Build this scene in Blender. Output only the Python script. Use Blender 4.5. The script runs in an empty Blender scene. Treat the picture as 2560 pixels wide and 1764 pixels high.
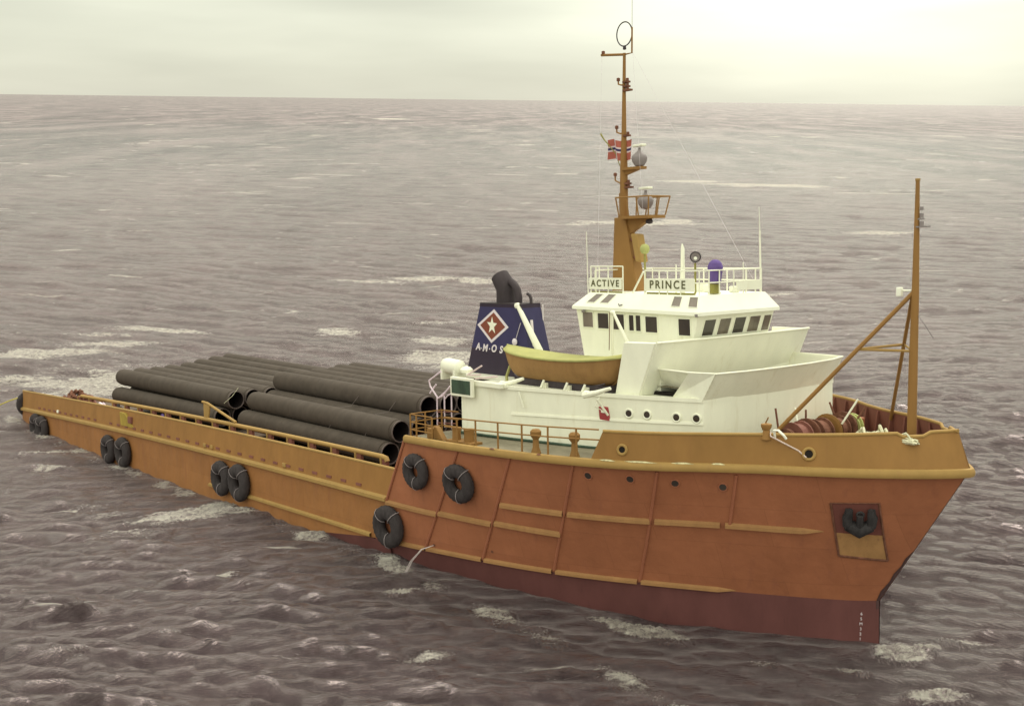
import bpy, math, random
import numpy as np
from mathutils import Matrix, Vector
random.seed(7); rng = np.random.default_rng(11)
sc = bpy.context.scene
PI = math.pi
# ------------------------------------------------------------------ camera
CAMZ = 17.0
cd = bpy.data.cameras.new('camera'); cam = bpy.data.objects.new('camera', cd); sc.collection.objects.link(cam)
cd.sensor_width = 36.0; cd.lens = 40.08; cd.clip_start = 0.5; cd.clip_end = 120000
TH = math.atan(632/2849.8)
cam.matrix_world = Matrix.Translation((0, 0, CAMZ)) @ Matrix.Rotation(PI/2-TH, 4, 'X') @ Matrix.Rotation(0.0117, 4, 'Z')
sc.camera = cam
# ------------------------------------------------------------------ light
SUN_EL, SUN_AZ = math.radians(52), math.radians(28)      # azimuth from +Y towards +X
sd = Vector((math.sin(SUN_AZ)*math.cos(SUN_EL), math.cos(SUN_AZ)*math.cos(SUN_EL), math.sin(SUN_EL)))
w = bpy.data.worlds.new('World'); sc.world = w; w.use_nodes = True
nt = w.node_tree; nt.nodes.clear()
def N(t, **k):
    n = nt.nodes.new(t)
    for a, b in k.items(): setattr(n, a, b)
    return n
wo = N('ShaderNodeOutputWorld'); bg = N('ShaderNodeBackground'); bg.inputs[1].default_value = 0.1
sky = N('ShaderNodeTexSky', sky_type='NISHITA'); sky.sun_disc = False; sky.sun_elevation = SUN_EL; sky.sun_rotation = SUN_AZ
tc = N('ShaderNodeTexCoord'); sep = N('ShaderNodeSeparateXYZ'); nt.links.new(tc.outputs['Generated'], sep.inputs[0])
# overcast deck: even cream cloud, brighter overhead, a bright break low on the right, soft streaks
zr = N('ShaderNodeValToRGB'); cr = zr.color_ramp
cr.elements[0].position = 0.0; cr.elements[0].color = (7.2, 7.1, 5.8, 1)
cr.elements[1].position = 1.0; cr.elements[1].color = (19, 18.8, 15.6, 1)
for p_, c_ in ((0.03, (7.8, 7.8, 6.35)), (0.1, (8.5, 8.6, 6.95)), (0.35, (14, 14, 11.4))):
    e = cr.elements.new(p_); e.color = c_+(1,)
nt.links.new(sep.outputs[2], zr.inputs[0])
mp = N('ShaderNodeMapping'); mp.inputs['Scale'].default_value = (2.4, 2.4, 15)
nz = N('ShaderNodeTexNoise'); nz.inputs['Scale'].default_value = 1.6; nz.inputs['Detail'].default_value = 4; nz.inputs['Roughness'].default_value = .45
nt.links.new(tc.outputs['Generated'], mp.inputs[0]); nt.links.new(mp.outputs[0], nz.inputs['Vector'])
mr = N('ShaderNodeMapRange'); mr.inputs['From Min'].default_value = .3; mr.inputs['From Max'].default_value = .7
mr.inputs['To Min'].default_value = .90; mr.inputs['To Max'].default_value = 1.10
nt.links.new(nz.outputs[0], mr.inputs[0])
bd = Vector((math.sin(math.radians(14)), math.cos(math.radians(14)), .26)).normalized()
dp = N('ShaderNodeVectorMath', operation='DISTANCE'); dp.inputs[1].default_value = bd; nt.links.new(tc.outputs['Generated'], dp.inputs[0])
g1 = N('ShaderNodeMapRange', interpolation_type='SMOOTHERSTEP'); g1.inputs['From Min'].default_value = .40; g1.inputs['From Max'].default_value = .02
g1.inputs['To Min'].default_value = 1.0; g1.inputs['To Max'].default_value = 1.9
nt.links.new(dp.outputs['Value'], g1.inputs[0])
dq = N('ShaderNodeVectorMath', operation='DOT_PRODUCT'); dq.inputs[1].default_value = (-.55, -.83, 0); nt.links.new(tc.outputs['Generated'], dq.inputs[0])
g2 = N('ShaderNodeMapRange'); g2.inputs['From Min'].default_value = 0; g2.inputs['From Max'].default_value = 1; g2.inputs['To Min'].default_value = 1.0; g2.inputs['To Max'].default_value = 1.12; nt.links.new(dq.outputs['Value'], g2.inputs[0])  # extra brightness added to the unseen sky behind, to lift starboard faces
m0 = N('ShaderNodeMath', operation='MULTIPLY'); nt.links.new(mr.outputs[0], m0.inputs[0]); nt.links.new(g2.outputs[0], m0.inputs[1])
m1 = N('ShaderNodeMath', operation='MULTIPLY'); nt.links.new(m0.outputs[0], m1.inputs[0]); nt.links.new(g1.outputs[0], m1.inputs[1])
vs = N('ShaderNodeVectorMath', operation='SCALE'); nt.links.new(zr.outputs[0], vs.inputs[0]); nt.links.new(m1.outputs[0], vs.inputs['Scale'])
mx = N('ShaderNodeMixRGB'); mx.inputs[0].default_value = 0.93; nt.links.new(sky.outputs[0], mx.inputs[1]); nt.links.new(vs.outputs[0], mx.inputs[2])
nt.links.new(mx.outputs[0], bg.inputs[0]); nt.links.new(bg.outputs[0], wo.inputs[0])
sl = bpy.data.lights.new('sun', 'SUN'); sl.energy = 2.0; sl.angle = math.radians(22); sl.color = (1, .95, .84)
so = bpy.data.objects.new('sun', sl); sc.collection.objects.link(so); so.rotation_euler = sd.to_track_quat('Z', 'Y').to_euler()
sc.view_settings.view_transform = 'Standard'; sc.view_settings.look = 'None'; sc.view_settings.exposure = 0.0; sc.view_settings.gamma = 1.0
# ------------------------------------------------------------------ ship frame: x forward, y port, z up, origin on the main deck edge at the forecastle break
SHIP = Matrix.Translation((0.910, 41.870, CAMZ-13.965)) @ Matrix.Rotation(-0.860, 4, 'Z') @ Matrix.Rotation(-0.117, 4, 'Y') @ Matrix.Rotation(-0.059, 4, 'X')
# ------------------------------------------------------------------ materials
MATS = {}
def mat(name, col, rough=.6, spec=.3, var=.12, scale=3.0, metal=0.0, stain=None, stain_amt=.0, bump=.0, bscale=8):
    m = bpy.data.materials.new(name); m.use_nodes = True; t = m.node_tree; b = t.nodes['Principled BSDF']; L = t.links
    b.inputs['Roughness'].default_value = rough; b.inputs['Specular IOR Level'].default_value = spec; b.inputs['Metallic'].default_value = metal
    c = t.nodes.new('ShaderNodeTexCoord')
    n1 = t.nodes.new('ShaderNodeTexNoise'); n1.inputs['Scale'].default_value = scale; n1.inputs['Detail'].default_value = 8; n1.inputs['Roughness'].default_value = .62
    mpn = t.nodes.new('ShaderNodeMapping'); mpn.inputs['Scale'].default_value = (1, 1, .45)
    L.new(c.outputs['Object'], mpn.inputs[0]); L.new(mpn.outputs[0], n1.inputs['Vector'])
    r1 = t.nodes.new('ShaderNodeMapRange'); r1.inputs['From Min'].default_value = .3; r1.inputs['From Max'].default_value = .7
    r1.inputs['To Min'].default_value = 1-var; r1.inputs['To Max'].default_value = 1+var; L.new(n1.outputs[0], r1.inputs[0])
    v = t.nodes.new('ShaderNodeVectorMath'); v.operation = 'SCALE'; v.inputs[0].default_value = col[:3]; L.new(r1.outputs[0], v.inputs['Scale'])
    out = v.outputs[0]
    if stain:
        n2 = t.nodes.new('ShaderNodeTexNoise'); n2.inputs['Scale'].default_value = scale*.9; n2.inputs['Detail'].default_value = 10; n2.inputs['Roughness'].default_value = .7
        m2 = t.nodes.new('ShaderNodeMapping'); m2.inputs['Scale'].default_value = (2.2, 2.2, .35); m2.inputs['Location'].default_value = (5, 3, 1)
        L.new(c.outputs['Object'], m2.inputs[0]); L.new(m2.outputs[0], n2.inputs['Vector'])
        r2 = t.nodes.new('ShaderNodeMapRange'); r2.inputs['From Min'].default_value = .56; r2.inputs['From Max'].default_value = .78; r2.inputs['To Max'].default_value = stain_amt
        L.new(n2.outputs[0], r2.inputs[0])
        mm = t.nodes.new('ShaderNodeMixRGB'); L.new(r2.outputs[0], mm.inputs[0]); L.new(out, mm.inputs[1]); mm.inputs[2].default_value = stain+(1,)
        out = mm.outputs[0]
    L.new(out, b.inputs['Base Color'])
    if bump:
        nb = t.nodes.new('ShaderNodeTexNoise'); nb.inputs['Scale'].default_value = bscale; nb.inputs['Detail'].default_value = 5; L.new(c.outputs['Object'], nb.inputs['Vector'])
        bp_ = t.nodes.new('ShaderNodeBump'); bp_.inputs['Strength'].default_value = bump; bp_.inputs['Distance'].default_value = .05; L.new(nb.outputs[0], bp_.inputs['Height']); L.new(bp_.outputs[0], b.inputs['Normal'])
    MATS[name] = m; return m
def plating(m, w=2.9, h=1.15, dark=.82):
    t = m.node_tree; L = t.links; b = t.nodes['Principled BSDF']; c = t.nodes.new('ShaderNodeTexCoord'); sp_ = t.nodes.new('ShaderNodeSeparateXYZ'); L.new(c.outputs['Object'], sp_.inputs[0])
    cb = t.nodes.new('ShaderNodeCombineXYZ'); L.new(sp_.outputs[0], cb.inputs[0]); L.new(sp_.outputs[2], cb.inputs[1])
    br = t.nodes.new('ShaderNodeTexBrick'); L.new(cb.outputs[0], br.inputs['Vector']); br.inputs['Scale'].default_value = 1; br.inputs['Brick Width'].default_value = w; br.inputs['Row Height'].default_value = h
    br.inputs['Mortar Size'].default_value = .012; br.inputs['Mortar Smooth'].default_value = .6; br.inputs['Color1'].default_value = (1, 1, 1, 1); br.inputs['Color2'].default_value = (.93, .92, .92, 1); br.inputs['Mortar'].default_value = (dark, dark, dark, 1)
    old = b.inputs['Base Color'].links[0].from_socket; mu = t.nodes.new('ShaderNodeMixRGB'); mu.blend_type = 'MULTIPLY'; mu.inputs[0].default_value = 1; L.new(old, mu.inputs[1]); L.new(br.outputs[0], mu.inputs[2]); L.new(mu.outputs[0], b.inputs['Base Color'])
    nb = t.nodes.new('ShaderNodeTexNoise'); nb.inputs['Scale'].default_value = 1.5; nb.inputs['Detail'].default_value = 3; L.new(c.outputs['Object'], nb.inputs['Vector'])
    fr = t.nodes.new('ShaderNodeMath'); fr.operation = 'SINE'; f0 = t.nodes.new('ShaderNodeMath'); f0.operation = 'MULTIPLY'; f0.inputs[1].default_value = 2*PI/.62; L.new(sp_.outputs[0], f0.inputs[0]); L.new(f0.outputs[0], fr.inputs[0])
    ad = t.nodes.new('ShaderNodeMath'); ad.operation = 'MULTIPLY_ADD'; L.new(fr.outputs[0], ad.inputs[0]); ad.inputs[1].default_value = .10; L.new(nb.outputs[0], ad.inputs[2])
    bp_ = t.nodes.new('ShaderNodeBump'); bp_.inputs['Strength'].default_value = .8; bp_.inputs['Distance'].default_value = .06; L.new(ad.outputs[0], bp_.inputs['Height']); L.new(bp_.outputs[0], b.inputs['Normal'])
    return m
ORANGE = mat('orange_paint', (.325, .122, .068), .65, .2, .10, 1.1, stain=(.21, .075, .055), stain_amt=.6, bump=.5, bscale=1.6)
STRK = mat('lit_strake_paint', (.31, .165, .068), .65, .2, .12, 2, stain=(.22, .09, .05), stain_amt=.5)  # hull orange again, sky light on the strake tops put into the tint
ORLIGHT = mat('lit_orange_paint', (.35, .22, .075), .65, .2, .08, 2, stain=(.28, .13, .07), stain_amt=.4)  # same orange, with sky on upward faces put into the colour
HULLF = plating(mat('bow_hull_paint', (.325, .122, .060), .6, .25, .10, 1.1, stain=(.20, .075, .05), stain_amt=.6))
HULLA = plating(mat('lit_aft_hull_paint', (.318, .142, .048), .6, .25, .12, 1.1, stain=(.24, .09, .05), stain_amt=.6))  # brighter light on the aft side put into a yellower tint
BULA = mat('lit_cargo_bulwark_paint', (.292, .146, .045), .65, .2, .12, 1.4, stain=(.23, .10, .05), stain_amt=.5, bump=.4, bscale=1.5)  # lit copy of the orange, the light put in as yellow
BULW = mat('lit_bulwark_paint', (.270, .143, .045), .65, .2, .10, 1.4, stain=(.23, .11, .045), stain_amt=.4)  # orange with highlight yellow put in, for lit surfaces
RED = mat('antifouling_red', (.125, .048, .045), .7, .2, .18, .8, stain=(.07, .03, .03), stain_amt=.7)
WHITE = mat('white_paint', (.82, .825, .69), .5, .3, .05, 1.5, stain=(.52, .46, .28), stain_amt=.45)
ROOFW = mat('roof_white', (.86, .87, .76), .5, .3, .03, 1.5)
BLACKRUB = mat('tyre_rubber', (.045, .038, .04), .85, .2, .3, 5, bump=.4, bscale=20)
PIPEM = mat('pipe_coating', (.075, .060, .050), .85, .15, .16, 2.2, stain=(.045, .036, .033), stain_amt=.7, bump=.12, bscale=3)
PIPEIN = mat('pipe_inside', (.02, .015, .015), .9, .1)
PIPERIM = mat('pipe_steel_end', (.13, .10, .095), .6, .3, .2, 8)
BLUE = mat('funnel_blue', (.038, .034, .100), .55, .3, .1, 2)
DBLUE = mat('funnel_dark', (.036, .025, .045), .6, .3, .1, 2)  # dark top band, and reflections on the lower side put into the colour
SOOTSHADE = mat('soot_shade_steel', (.05, .04, .045), .75, .25, .25, 4)  # real soot, and recess shade put into the casing colour
REDP = mat('emblem_red', (.22, .065, .04), .6, .2, .05)
PINKW = mat('emblem_white', (.72, .66, .70), .6, .2, .03)
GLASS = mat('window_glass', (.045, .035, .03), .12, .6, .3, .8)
GLASSM = mat('window_glass_bright', (.13, .105, .08), .15, .6, .5, 2.5)  # bright wheelhouse interior put into the pane colour
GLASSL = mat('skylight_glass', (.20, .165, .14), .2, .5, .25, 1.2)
DARK = mat('dark_opening', (.02, .017, .015), .9, .1)
BOATH = mat('boat_orange', (.285, .162, .062), .65, .2, .14, 3, stain=(.2, .10, .05), stain_amt=.5)
BOATC = mat('boat_cover', (.36, .355, .14), .75, .1, .10, 3, stain=(.55, .45, .1), stain_amt=.5)
DECKG = mat('deck_green', (.22, .195, .14), .8, .2, .2, 2.5, stain=(.10, .08, .06), stain_amt=.6)
DECKB = mat('deck_wood', (.12, .085, .065), .85, .2, .25, 2, stain=(.05, .04, .04), stain_amt=.7)
GREENP = mat('green_panel', (.04, .07, .045), .5, .3, .4, 3)
PURPLE = mat('purple_canvas', (.13, .085, .26), .8, .15, .15, 6)
OLIVE = mat('olive_base', (.26, .24, .07), .7, .2)
GREYM = mat('radar_grey', (.24, .21, .21), .55, .3, .1)
REDBOX = mat('red_box', (.33, .05, .055), .55, .3, .1)
LETTER = mat('letter_dark', (.11, .105, .05), .7, .2, .05)
ROPE = mat('pale_rope', (.62, .50, .46), .9, .1, .2, 20)
ROPEC = mat('cream_rope', (.60, .58, .42), .9, .1, .3, 20)
FLAGR = mat('flag_red', (.42, .13, .10), .85, .1, .1)
FLAGW = mat('flag_white', (.68, .56, .58), .85, .1, .05)
FLAGB = mat('flag_blue', (.05, .04, .12), .85, .1, .1)
BALL = mat('olive_ball', (.40, .42, .16), .6, .2, .1)
RUST = mat('rusty_gear', (.16, .07, .045), .85, .2, .4, 6)
YGREEN = mat('worn_yellow', (.50, .42, .08), .7, .2, .3, 3)
CHAINM = mat('chain_steel', (.14, .12, .13), .6, .4, .3, 9)
CHAINP = mat('fender_chain', (.27, .23, .24), .6, .3, .2, 9)
BROWNI = mat('inner_bulwark', (.21, .085, .065), .7, .2, .15, 2, stain=(.20, .06, .05), stain_amt=.5)
# ------------------------------------------------------------------ helpers
class MB:
    def __init__(s): s.v = []; s.f = []; s.m = []; s.mi = 0
    def add(s, vs, fs):
        b = len(s.v); s.v += [tuple(map(float, q)) for q in vs]; s.f += [tuple(i+b for i in f) for f in fs]; s.m += [s.mi]*len(fs); return s
    def hexa(s, a, b):            # two matching polygons, a below, b above
        n = len(a); return s.add(list(a)+list(b), [tuple(range(n))[::-1], tuple(range(n, 2*n))]+[(i, (i+1) % n, n+(i+1) % n, n+i) for i in range(n)])
    def box(s, x0, x1, y0, y1, z0, z1):
        return s.hexa([(x0, y0, z0), (x1, y0, z0), (x1, y1, z0), (x0, y1, z0)], [(x0, y0, z1), (x1, y0, z1), (x1, y1, z1), (x0, y1, z1)])
    def tube(s, pts, r, n=8, cap=True):
        P = [Vector(q) for q in pts]; R = r if isinstance(r, (list, tuple)) else [r]*len(P); vs = []; up = None
        for i, q in enumerate(P):
            d = (P[min(i+1, len(P)-1)]-P[max(i-1, 0)]).normalized()
            if up is None: up = d.orthogonal().normalized()
            up = (up-d*up.dot(d)).normalized(); sd_ = d.cross(up)
            for k in range(n):
                a = 2*PI*k/n; vs.append(q+(up*math.cos(a)+sd_*math.sin(a))*R[i])
        fs = [(i*n+k, i*n+(k+1) % n, (i+1)*n+(k+1) % n, (i+1)*n+k) for i in range(len(P)-1) for k in range(n)]
        if cap: fs += [tuple(range(n))[::-1], tuple((len(P)-1)*n+k for k in range(n))]
        return s.add(vs, fs)
    def lathe(s, prof, c, ax=(0, 0, 1), n=20):     # prof list (r, h)
        ax = Vector(ax).normalized(); u = ax.orthogonal().normalized(); v = ax.cross(u); c = Vector(c); vs = []
        for r, h in prof:
            for k in range(n):
                a = 2*PI*k/n; vs.append(c+ax*h+(u*math.cos(a)+v*math.sin(a))*r)
        m = len(prof); fs = [(i*n+k, i*n+(k+1) % n, (i+1)*n+(k+1) % n, (i+1)*n+k) for i in range(m-1) for k in range(n)]
        return s.add(vs, fs)
    def torus(s, c, ax, R, r, n=40, k=14, groove=0):
        ax = Vector(ax).normalized(); u = ax.orthogonal().normalized(); v = ax.cross(u); c = Vector(c); vs = []
        for i in range(n):
            a = 2*PI*i/n; d = u*math.cos(a)+v*math.sin(a)
            for j in range(k):
                b = 2*PI*j/k; rr = r*(1+groove*(1 if (i % 2 and abs(math.sin(b)) < .8 and math.cos(b) > -.2) else 0))
                vs.append(c+d*(R+rr*math.cos(b))+ax*(rr*1.05*math.sin(b)))
        fs = [(i*k+j, i*k+(j+1) % k, ((i+1) % n)*k+(j+1) % k, ((i+1) % n)*k+j) for i in range(n) for j in range(k)]
        return s.add(vs, fs)
    def grid(s, rows, flip=False):
        n = len(rows[0]); vs = [q for r in rows for q in r]
        fs = [(i*n+j, i*n+j+1, (i+1)*n+j+1, (i+1)*n+j) for i in range(len(rows)-1) for j in range(n-1)]
        if flip: fs = [f[::-1] for f in fs]
        return s.add(vs, fs)
    def wall(s, path_b, path_t, th, inward):       # a plate following two polylines with a thickness; inward: function point -> unit vector
        a = [Vector(q) for q in path_b]; b = [Vector(q) for q in path_t]
        a2 = [q+Vector(inward(q))*th for q in a]; b2 = [q+Vector(inward(q))*th for q in b]; n = len(a)
        vs = a+b+a2+b2; fs = []
        for i in range(n-1):
            fs += [(i, i+1, n+i+1, n+i), (2*n+i, 3*n+i, 3*n+i+1, 2*n+i+1), (n+i, n+i+1, 3*n+i+1, 3*n+i), (i, 2*n+i, 2*n+i+1, i+1)]
        fs += [(0, n, 3*n, 2*n), (n-1, 3*n-1, 4*n-1, 2*n-1)]
        return s.add(vs, fs)
    def build(s, name, m, parent=None, smooth=False, bevel=0, world=None):
        me = bpy.data.meshes.new(name); me.from_pydata(s.v, [], s.f)
        for q in (m if isinstance(m, list) else [m]): me.materials.append(q)
        if isinstance(m, list):
            for p_, i in zip(me.polygons, s.m): p_.material_index = i
        me.update()
        import bmesh
        bm = bmesh.new(); bm.from_mesh(me); bmesh.ops.recalc_face_normals(bm, faces=bm.faces[:]); bm.to_mesh(me); bm.free()
        o = bpy.data.objects.new(name, me); sc.collection.objects.link(o)
        if parent is not None: o.parent = parent
        if world is not None: o.matrix_world = world
        if smooth:
            for p_ in me.polygons: p_.use_smooth = True
            try: me.set_sharp_from_angle(angle=math.radians(40))
            except Exception: pass
        if bevel:
            b = o.modifiers.new('bevel', 'BEVEL'); b.width = bevel; b.segments = 2; b.limit_method = 'ANGLE'; b.angle_limit = .6
        return o
def tag(o, label, cat, group=None, kind=None):
    if label: o['label'] = label
    if cat: o['category'] = cat
    if group: o['group'] = group
    if kind: o['kind'] = kind
    return o
def empty(name, M, label, cat, group=None):
    o = bpy.data.objects.new(name, None); sc.collection.objects.link(o); o.matrix_world = M; o.empty_display_size = .2
    return tag(o, label, cat, group)
def at(x, y, z): return SHIP @ Matrix.Translation((x, y, z))
def text_mesh(body, size, ext, M, name, m, parent, shear=0.0, space=1.0, bold=0.0):
    c = bpy.data.curves.new('t', 'FONT'); c.body = body; c.size = size; c.extrude = ext; c.shear = shear; c.space_character = space; c.offset = bold
    c.align_x = 'CENTER'; c.align_y = 'CENTER'
    t = bpy.data.objects.new('t', c); sc.collection.objects.link(t); bpy.context.view_layer.update()
    me = bpy.data.meshes.new_from_object(t.evaluated_get(bpy.context.evaluated_depsgraph_get()))
    bpy.data.objects.remove(t); me.transform(M); me.materials.clear(); me.materials.append(m); me.name = name
    o = bpy.data.objects.new(name, me); sc.collection.objects.link(o); o.parent = parent
    return o
def plane_M(o, u, v):              # local x along u, y along v, z = u x v, at o
    u = Vector(u).normalized(); n = u.cross(Vector(v)).normalized(); v = n.cross(u)
    return Matrix(((u.x, v.x, n.x, o[0]), (u.y, v.y, n.y, o[1]), (u.z, v.z, n.z, o[2]), (0, 0, 0, 1)))
# ------------------------------------------------------------------ hull surface
TX = [1.28, 3.5, 5.3, 7, 8.5, 10, 11, 12.1, 13.2, 14.5, 15.4, 16.2, 17.0, 17.4, 17.58]
TY = [6.83, 6.76, 6.58, 6.3, 5.92, 5.35, 4.8, 4.0, 3.28, 2.6, 2.05, 1.45, .75, .28, .02]
LX = [-.8, .8, 2.1, 4.06, 6.56, 9.1, 11, 12.75, 13.9, 14.6, 14.92]
LY = [6.8, 6.62, 6.36, 5.93, 5.2, 4.08, 3.02, 1.9, 1.05, .42, .02]
def herm(xs, ys, x):
    xs = np.array(xs); ys = np.array(ys); m = np.gradient(ys, xs); i = int(np.clip(np.searchsorted(xs, x)-1, 0, len(xs)-2))
    h = xs[i+1]-xs[i]; t = (x-xs[i])/h
    return (2*t**3-3*t*t+1)*ys[i]+(t**3-2*t*t+t)*h*m[i]+(-2*t**3+3*t*t)*ys[i+1]+(t**3-t*t)*h*m[i+1]
def zk(X): return 2.372+.102*(X-1.28)/16.25
def btop(X): return max(.0, herm(TX, TY, min(X, 17.58)))
def hp(u, t, side=-1, off=0.0):
    Xt = 1.28+u*16.30; Xl = -.8+u*15.72
    a = np.array([Xt, herm(TX, TY, Xt), zk(Xt)]); b = np.array([Xl, herm(LX, LY, Xl), -1.5-.18*u**4])
    q = b+(a-b)*t
    if t < 0:
        q = b.copy(); k = -t; q[2] = b[2]-k*4; q[1] = b[1]*(1-.12*k-.25*k*k)
    if off: q[1] += off
    q[1] *= side; return Vector(q)
def hoff(u, t, d, side=-1):       # point on the shell pushed out by d along its normal
    a = hp(u, t, side); du = hp(min(u+.01, 1), t, side)-hp(max(u-.01, 0), t, side); dt = hp(u, t+.02, side)-hp(u, t-.02 if t > .02 else t, side)
    n = du.cross(dt).normalized()
    if n.y*side < 0: n = -n
    return a+n*d
def sag(X): return -.608*(X/39.95)**2 if X < 0 else 0.0
HB = 6.80; XS = -39.95
# ------------------------------------------------------------------ the ship
ship = empty('supply_ship', SHIP, 'orange offshore supply ship with white wheelhouse forward and a long pipe-laden cargo deck', 'ship')
# shell
mb = MB()
us = np.linspace(0, 1, 70)
for sd_ in (-1, 1):
    mb.mi = 0; mb.grid([[hp(u, t, sd_) for u in us] for t in np.linspace(0, 1, 14)])
    mb.mi = 1; mb.grid([[hp(u, t, sd_) for u in us] for t in (0, -.2, -.4, -.7, -1.0)])
    xs = list(np.linspace(XS, .0, 30))
    def plan(X): return HB-.02-(.0 if X > -32 else .10*((-32-X)/8)**2)
    zb_ = lambda X, k: -(1.5+.75*min(1, max(0, -X-1)/6))*k/3
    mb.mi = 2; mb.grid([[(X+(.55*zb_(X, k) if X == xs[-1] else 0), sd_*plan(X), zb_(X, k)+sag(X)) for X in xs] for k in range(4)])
    mb.mi = 1; mb.grid([[(X, sd_*(plan(X)-(0 if z > -1.6 else .3*(-1.5-z))), (zb_(X, 3) if z > -1.6 else z-.3)+sag(X)) for X in xs] for z in (-1.5, -2.2, -3.2, -4.6)])
mb.mi = 0; mb.add([(XS, -HB+.12, sag(XS)), (XS, HB-.12, sag(XS)), (XS+.6, HB-.12, -4.6), (XS+.6, -HB+.12, -4.6)], [(0, 1, 2, 3)])
# cap of the raked aft face of the forecastle
mb.add([hp(0, 0, -1), hp(0, 1, -1), hp(0, 1, 1), hp(0, 0, 1)], [(0, 1, 2, 3)])
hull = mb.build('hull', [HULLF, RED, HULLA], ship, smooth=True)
# decks
mb = MB(); xs = list(np.linspace(XS, .3, 12)); mb.grid([[(X, s*(HB-.05), -.03+sag(X)) for X in xs] for s in (-1, 1)]); mb.build('cargo_deck', DECKB, ship)
mb = MB(); xs = list(np.linspace(1.3, 17.4, 50)); mb.grid([[(X, s*max(btop(X)-.05, 0), zk(X)-.02) for X in xs] for s in (-1, -.5, 0, .5, 1)]); mb.build('forecastle_deck', DECKG, ship)
# knuckle band round the forecastle, rounded section
def band(pts_out, r0, zh, name, m, parent=ship, zc=0.0):
    prof = [(0, zh/2), (r0*.7, zh*.42), (r0, zh*.15), (r0, -zh*.2), (r0*.75, -zh*.42), (0, -zh/2)]
    rows = []
    for o, z in prof: rows.append([q+n*o+Vector((0, 0, z+zc)) for q, n in pts_out])
    b = MB(); b.grid(rows); n = len(rows[0])
    k = len(prof); b.add([r[0] for r in rows], [tuple(range(k))]); b.add([r[-1] for r in rows], [tuple(range(k))])
    return b.build(name, m, parent, smooth=True)
def knpts(x0, x1, n, side):
    o = []
    for X in np.linspace(x0, x1, n):
        y = btop(X); d = Vector((1, (btop(min(X+.02, 17.58))-btop(X-.02))/(min(X+.02, 17.58)-X+.02), 0)).normalized(); nn = Vector((-d.y, 1, 0)).normalized()
        nn = Vector((nn.x, nn.y*side, 0)); o.append((Vector((X, y*side, zk(X)-.08)), nn))
    return o
near = knpts(1.28, 17.56, 70, -1); far = knpts(1.28, 17.56, 70, 1)
band(near+far[::-1], .13, .26, 'knuckle_band', ORLIGHT)
for i, (X, dx) in enumerate(((5.6, .25), (7.4, .18), (9.6, .5), (10.5, .9), (11.5, .55), (12.3, .35))):
    b = MB(); rows = []
    for k, h in enumerate((.0, .5, 1)):
        rows.append([Vector((x, -btop(x)-.05-.07*(1-h), zk(x)+.055-.035*(1-h)+.006)) for x in np.linspace(X-dx/2*(1-.5*abs(k-1)), X+dx/2*(1-.4*k), 5)])
    b.grid(rows); b.build('paint_scrape', mat('chipped_paint', (.50, .46, .28), .7, .2, .5, 9) if i > 1 else RUST, ship)
# forecastle bulwark (leans inboard), with cap rail and inside frames
def bwtop(X): return zk(X)+.84+.16*max(0, (X-12)/5.5)**1.5 - (.10 if 16.35 < X < 16.95 else 0)
def bwpt(X, side, h):             # h 0..1
    y = btop(X); k = max(0, (X-9)/8.5); inset = (.08+.14*k)*h
    Xo = X-.33*h*max(0, (X-14)/3.5)
    return Vector((Xo, side*max(y-inset, 0), zk(X)+(bwtop(X)-zk(X))*h))
inw = lambda q: Vector((-.3, -math.copysign(1, q.y) if abs(q.y) > .02 else 0, 0)).normalized()
for side in (-1, 1):
    xs = [9.05]+list(np.linspace(9.35, 17.56, 60))
    b = MB(); low = [bwpt(X, side, 0.02) for X in xs]; top = [bwpt(X, side, 1 if i else .05) for i, X in enumerate(xs)]
    b.wall(low, top, .05, inw); b.build('forecastle_bulwark', [BULW], ship, smooth=True)
    b = MB(); b.tube([q+Vector((0, -side*.02, .01)) for q in top[1:]], .05, 8); b.build('bulwark_cap', ORLIGHT, ship, smooth=True)
    for X in np.arange(9.9, 17.0, .72):
        b = MB(); p0 = bwpt(X, side, .05); p1 = bwpt(X, side, .93); i0 = inw(p0)
        b.hexa([p0+Vector((-.02, 0, 0))+i0*.04, p0+Vector((.02, 0, 0))+i0*.04, p0+Vector((.02, 0, 0))+i0*.34, p0+Vector((-.02, 0, 0))+i0*.34],
               [p1+Vector((-.02, 0, 0))+i0*.04, p1+Vector((.02, 0, 0))+i0*.04, p1+Vector((.02, 0, 0))+i0*.12, p1+Vector((-.02, 0, 0))+i0*.12])
        b.build('bulwark_stay', BROWNI, ship)
b = MB(); b.grid([[bwpt(X, 1, h)+inw(bwpt(X, 1, h))*.055 for X in np.linspace(9.4, 17.3, 40)] for h in (.03, .98)]); b.build('bulwark_lining', BROWNI, ship)
# rounded fairlead holes in the near bulwark
def ring_on(c, n, R, r, name, m, inner=DARK, parent=ship, sx=1.0):
    b = MB(); b.torus(c, n, R, r, 22, 8); b.build(name, m, parent, smooth=True)
    b = MB(); nn = Vector(n).normalized(); b.lathe([(0, .012), (R, .012)], c, nn, 20); b.build(name+'_opening', inner, parent)
def bwout(X, h):
    p = bwpt(X, -1, h); du = bwpt(X+.05, -1, h)-bwpt(X-.05, -1, h); dh = bwpt(X, -1, h+.05)-bwpt(X, -1, h-.05); n = du.cross(dh).normalized()
    return p, (n if n.y < 0 else -n)
for X, h, R in ((9.93, .42, .13), (14.35, .44, .15)):
    p, n = bwout(X, h); ring_on(p+n*.01, n, R, .045, 'fairlead', ORLIGHT)
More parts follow.
